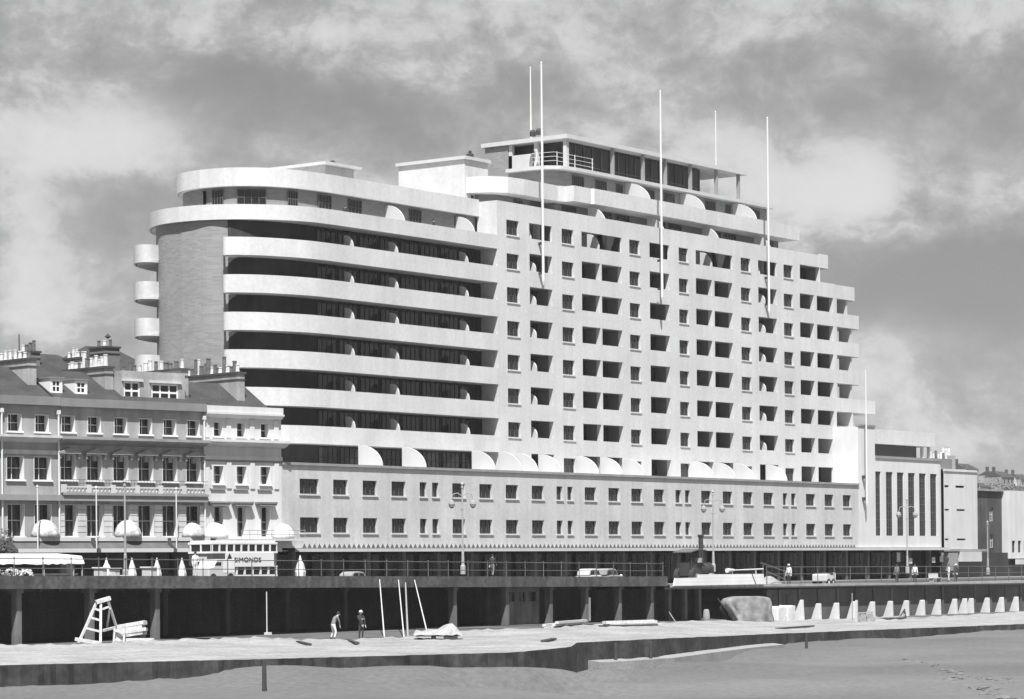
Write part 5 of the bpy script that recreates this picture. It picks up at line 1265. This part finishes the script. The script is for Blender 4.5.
person((q.x,-18.5,zdr(q.x)),'person in a pale shirt right of the slim twin-lantern lamp',{},R(120),cloth_l,cloth_d,None,1.0)
q=on_y(195.5,579,-17.5)
person((q.x,-17.5,zdeck(q.x)-.05),'person in white standing between the folded parasols and the van',dict(wl=(-.1,.3,1.1)),R(160),cloth_l,cloth_l,None,1.0)
for px,lab,hd_ in ((345.5,'dark-clothed man on the upper terrace by its long curved parapet, nearer the rounded end',170),(433.5,'dark-clothed man on the upper terrace close to the tower wall',200)):
    x=px_x(px,4.2,205);person((x,4.2,30.25),lab,dict(al=(-.1,.1,.09),tl=(-.11,.25,.04)),R(hd_),cloth_d,cloth_d,None,1.0)

# ================================================================== SKY, SUN, CAMERA
SUN_EL,SUN_AZ=60.0,52.0   # azimuth measured west of the facade's seaward normal
sdir=Vector((-math.sin(R(SUN_AZ))*math.cos(R(SUN_EL)),-math.cos(R(SUN_AZ))*math.cos(R(SUN_EL)),math.sin(R(SUN_EL))))
sl_=bpy.data.lights.new('sun','SUN');sl_.energy=5.0;sl_.angle=R(.5);sl_.color=(1,1,1)
so=bpy.data.objects.new('sun',sl_);COL.objects.link(so);so.rotation_euler=(-sdir).to_track_quat('-Z','Y').to_euler();so.location=(0,-60,120)
W=bpy.data.worlds.new('World');S.world=W;W.use_nodes=True;nt=W.node_tree;N=nt.nodes;L=nt.links
bg=N['Background'];bg.inputs['Strength'].default_value=.1
sk=N.new('ShaderNodeTexSky');sk.sky_type='NISHITA';sk.sun_disc=False;sk.sun_elevation=R(SUN_EL);sk.sun_rotation=math.atan2(sdir.x,sdir.y)
bwn=N.new('ShaderNodeRGBToBW');L.new(sk.outputs[0],bwn.inputs[0])
tc=N.new('ShaderNodeTexCoord')
# clouds live in sky directions turned so that the facade view is straight ahead
vr=N.new('ShaderNodeVectorRotate');vr.rotation_type='Z_AXIS';vr.inputs['Angle'].default_value=math.pi/2-AL;L.new(tc.outputs['Generated'],vr.inputs['Vector'])
wn=N.new('ShaderNodeTexNoise');wn.inputs['Scale'].default_value=16;wn.inputs['Detail'].default_value=5;L.new(vr.outputs[0],wn.inputs['Vector'])
wa=N.new('ShaderNodeVectorMath');wa.operation='MULTIPLY_ADD';L.new(wn.outputs['Color'],wa.inputs[0]);wa.inputs[1].default_value=(.03,.03,.022);L.new(vr.outputs[0],wa.inputs[2])
def nz(scale,detail,mp,loc=(0,0,0),rough=.55,dist=0):
    m=N.new('ShaderNodeMapping');m.inputs['Scale'].default_value=mp;m.inputs['Location'].default_value=loc;L.new(wa.outputs[0],m.inputs['Vector'])
    n=N.new('ShaderNodeTexNoise');n.inputs['Scale'].default_value=scale;n.inputs['Detail'].default_value=detail;n.inputs['Roughness'].default_value=rough;n.inputs['Distortion'].default_value=dist
    L.new(m.outputs[0],n.inputs['Vector']);return n.outputs['Fac']
def mth(op,a,b,c=None):
    q=N.new('ShaderNodeMath');q.operation=op
    for i,v in enumerate((a,b,c)):
        if v is None: continue
        if isinstance(v,(int,float)): q.inputs[i].default_value=v
        else: L.new(v,q.inputs[i])
    return q.outputs[0]
n1=nz(12,10,(1,1,1.6),(3.1,.7,1.3),.62,0)
n2=nz(30,10,(1,1,1.3),(.2,4.1,2.2),.66,0)
base=mth('ADD',mth('MULTIPLY',n1,.95),mth('MULTIPLY',n2,.8))   # about .25..1.1, mean .67
sep=N.new('ShaderNodeSeparateXYZ');L.new(vr.outputs[0],sep.inputs[0])
# broad cloud masses, each a soft spot in the sky (direction x across, z up)
BL=[(95,125,.022,.011,.30),(30,250,.022,.020,.12),(60,325,.03,.009,.14),(15,200,.012,.012,.12),(850,185,.03,.014,.24),(690,150,.035,.010,.18),(975,400,.05,.016,.18),(900,340,.02,.008,.10),
    (940,262,.045,.012,-.34),(1005,310,.035,.016,-.22),(350,90,.04,.012,-.10),(70,80,.05,.007,-.12),(270,110,.03,.010,-.10),(480,8,.12,.010,.16),(850,100,.05,.010,-.06),(150,215,.02,.012,-.06),(300,40,.05,.008,.08),(420,130,.04,.008,.08),(560,60,.05,.008,.06)]
acc=base
wob=mth('MULTIPLY',mth('SUBTRACT',n2,.5),.05);wob1=mth('MULTIPLY',mth('SUBTRACT',n1,.5),.05)
for px,py,sx,sz,amp in BL:
    d=ray(px,py).normalized();c=d.dot(RT);z=d.z
    a=mth('DIVIDE',mth('SUBTRACT',mth('ADD',sep.outputs[0],wob),c),sx);b=mth('DIVIDE',mth('SUBTRACT',mth('ADD',sep.outputs[2],wob1),z),sz)
    e=mth('POWER',2.718,mth('MULTIPLY',mth('ADD',mth('MULTIPLY',a,a),mth('MULTIPLY',b,b)),-.5))
    acc=mth('MULTIPLY_ADD',e,amp,acc)
pre=N.new('ShaderNodeMapRange');L.new(acc,pre.inputs['Value']);pre.inputs['From Min'].default_value=.48;pre.inputs['From Max'].default_value=1.27
fc_=N.new('ShaderNodeFloatCurve');cv=fc_.mapping.curves[0]
cv.points[0].location=(0,.30);cv.points[1].location=(1,1)
for a,b in ((.25,.33),(.42,.42),(.55,.56),(.68,.80),(.8,.93)): cv.points.new(a,b)
fc_.mapping.update();L.new(pre.outputs[0],fc_.inputs['Value'])
ramp=N.new('ShaderNodeMath');ramp.operation='MULTIPLY';L.new(fc_.outputs[0],ramp.inputs[0]);ramp.inputs[1].default_value=4.15
mix=N.new('ShaderNodeMix');mix.data_type='FLOAT';mix.inputs['Factor'].default_value=.85
L.new(bwn.outputs[0],mix.inputs['A']);L.new(ramp.outputs[0],mix.inputs['B'])
cc=N.new('ShaderNodeCombineColor')
for i in range(3): L.new(mix.outputs['Result'],cc.inputs[i])
L.new(cc.outputs[0],bg.inputs['Color'])
cd=bpy.data.cameras.new('camera');co=bpy.data.objects.new('camera',cd);COL.objects.link(co);S.camera=co
cd.sensor_width=36;cd.sensor_fit='HORIZONTAL';cd.lens=F_PX/1024*36;cd.shift_x=-ROLL*(YH-349.5)/1024;cd.shift_y=(YH-349.5)/1024;cd.clip_end=5000;cd.clip_start=.5
from mathutils import Matrix
up=(Vector((0,0,1))+RT*ROLL).normalized();rt=(RT-Vector((0,0,1))*ROLL).normalized()
mw=Matrix((rt,up,-FW)).transposed().to_4x4();mw.translation=CAM;co.matrix_world=mw
vs=S.view_settings;vs.view_transform='Standard';vs.look='None';vs.gamma=1;vs.exposure=0.78;vs.use_curve_mapping=False
S.cycles.max_bounces=6;S.cycles.diffuse_bounces=2;S.cycles.filter_width=1.5
hz_=M();hz_.box(-700,1700,-1000,1700,-9,62)
hzm=bpy.data.materials.new('sea_haze');hzm.use_nodes=True;hn=hzm.node_tree;hn.nodes.clear()
ho=hn.nodes.new('ShaderNodeOutputMaterial');hv=hn.nodes.new('ShaderNodeVolumePrincipled');hv.inputs['Density'].default_value=.0001;hv.inputs['Color'].default_value=(.95,.95,.95,1)
hn.links.new(hv.outputs[0],ho.inputs['Volume'])
struct(hz_.build('haze',hzm),'stuff')
for o in list(S.objects):
    if '_off' in o: del o['_off']
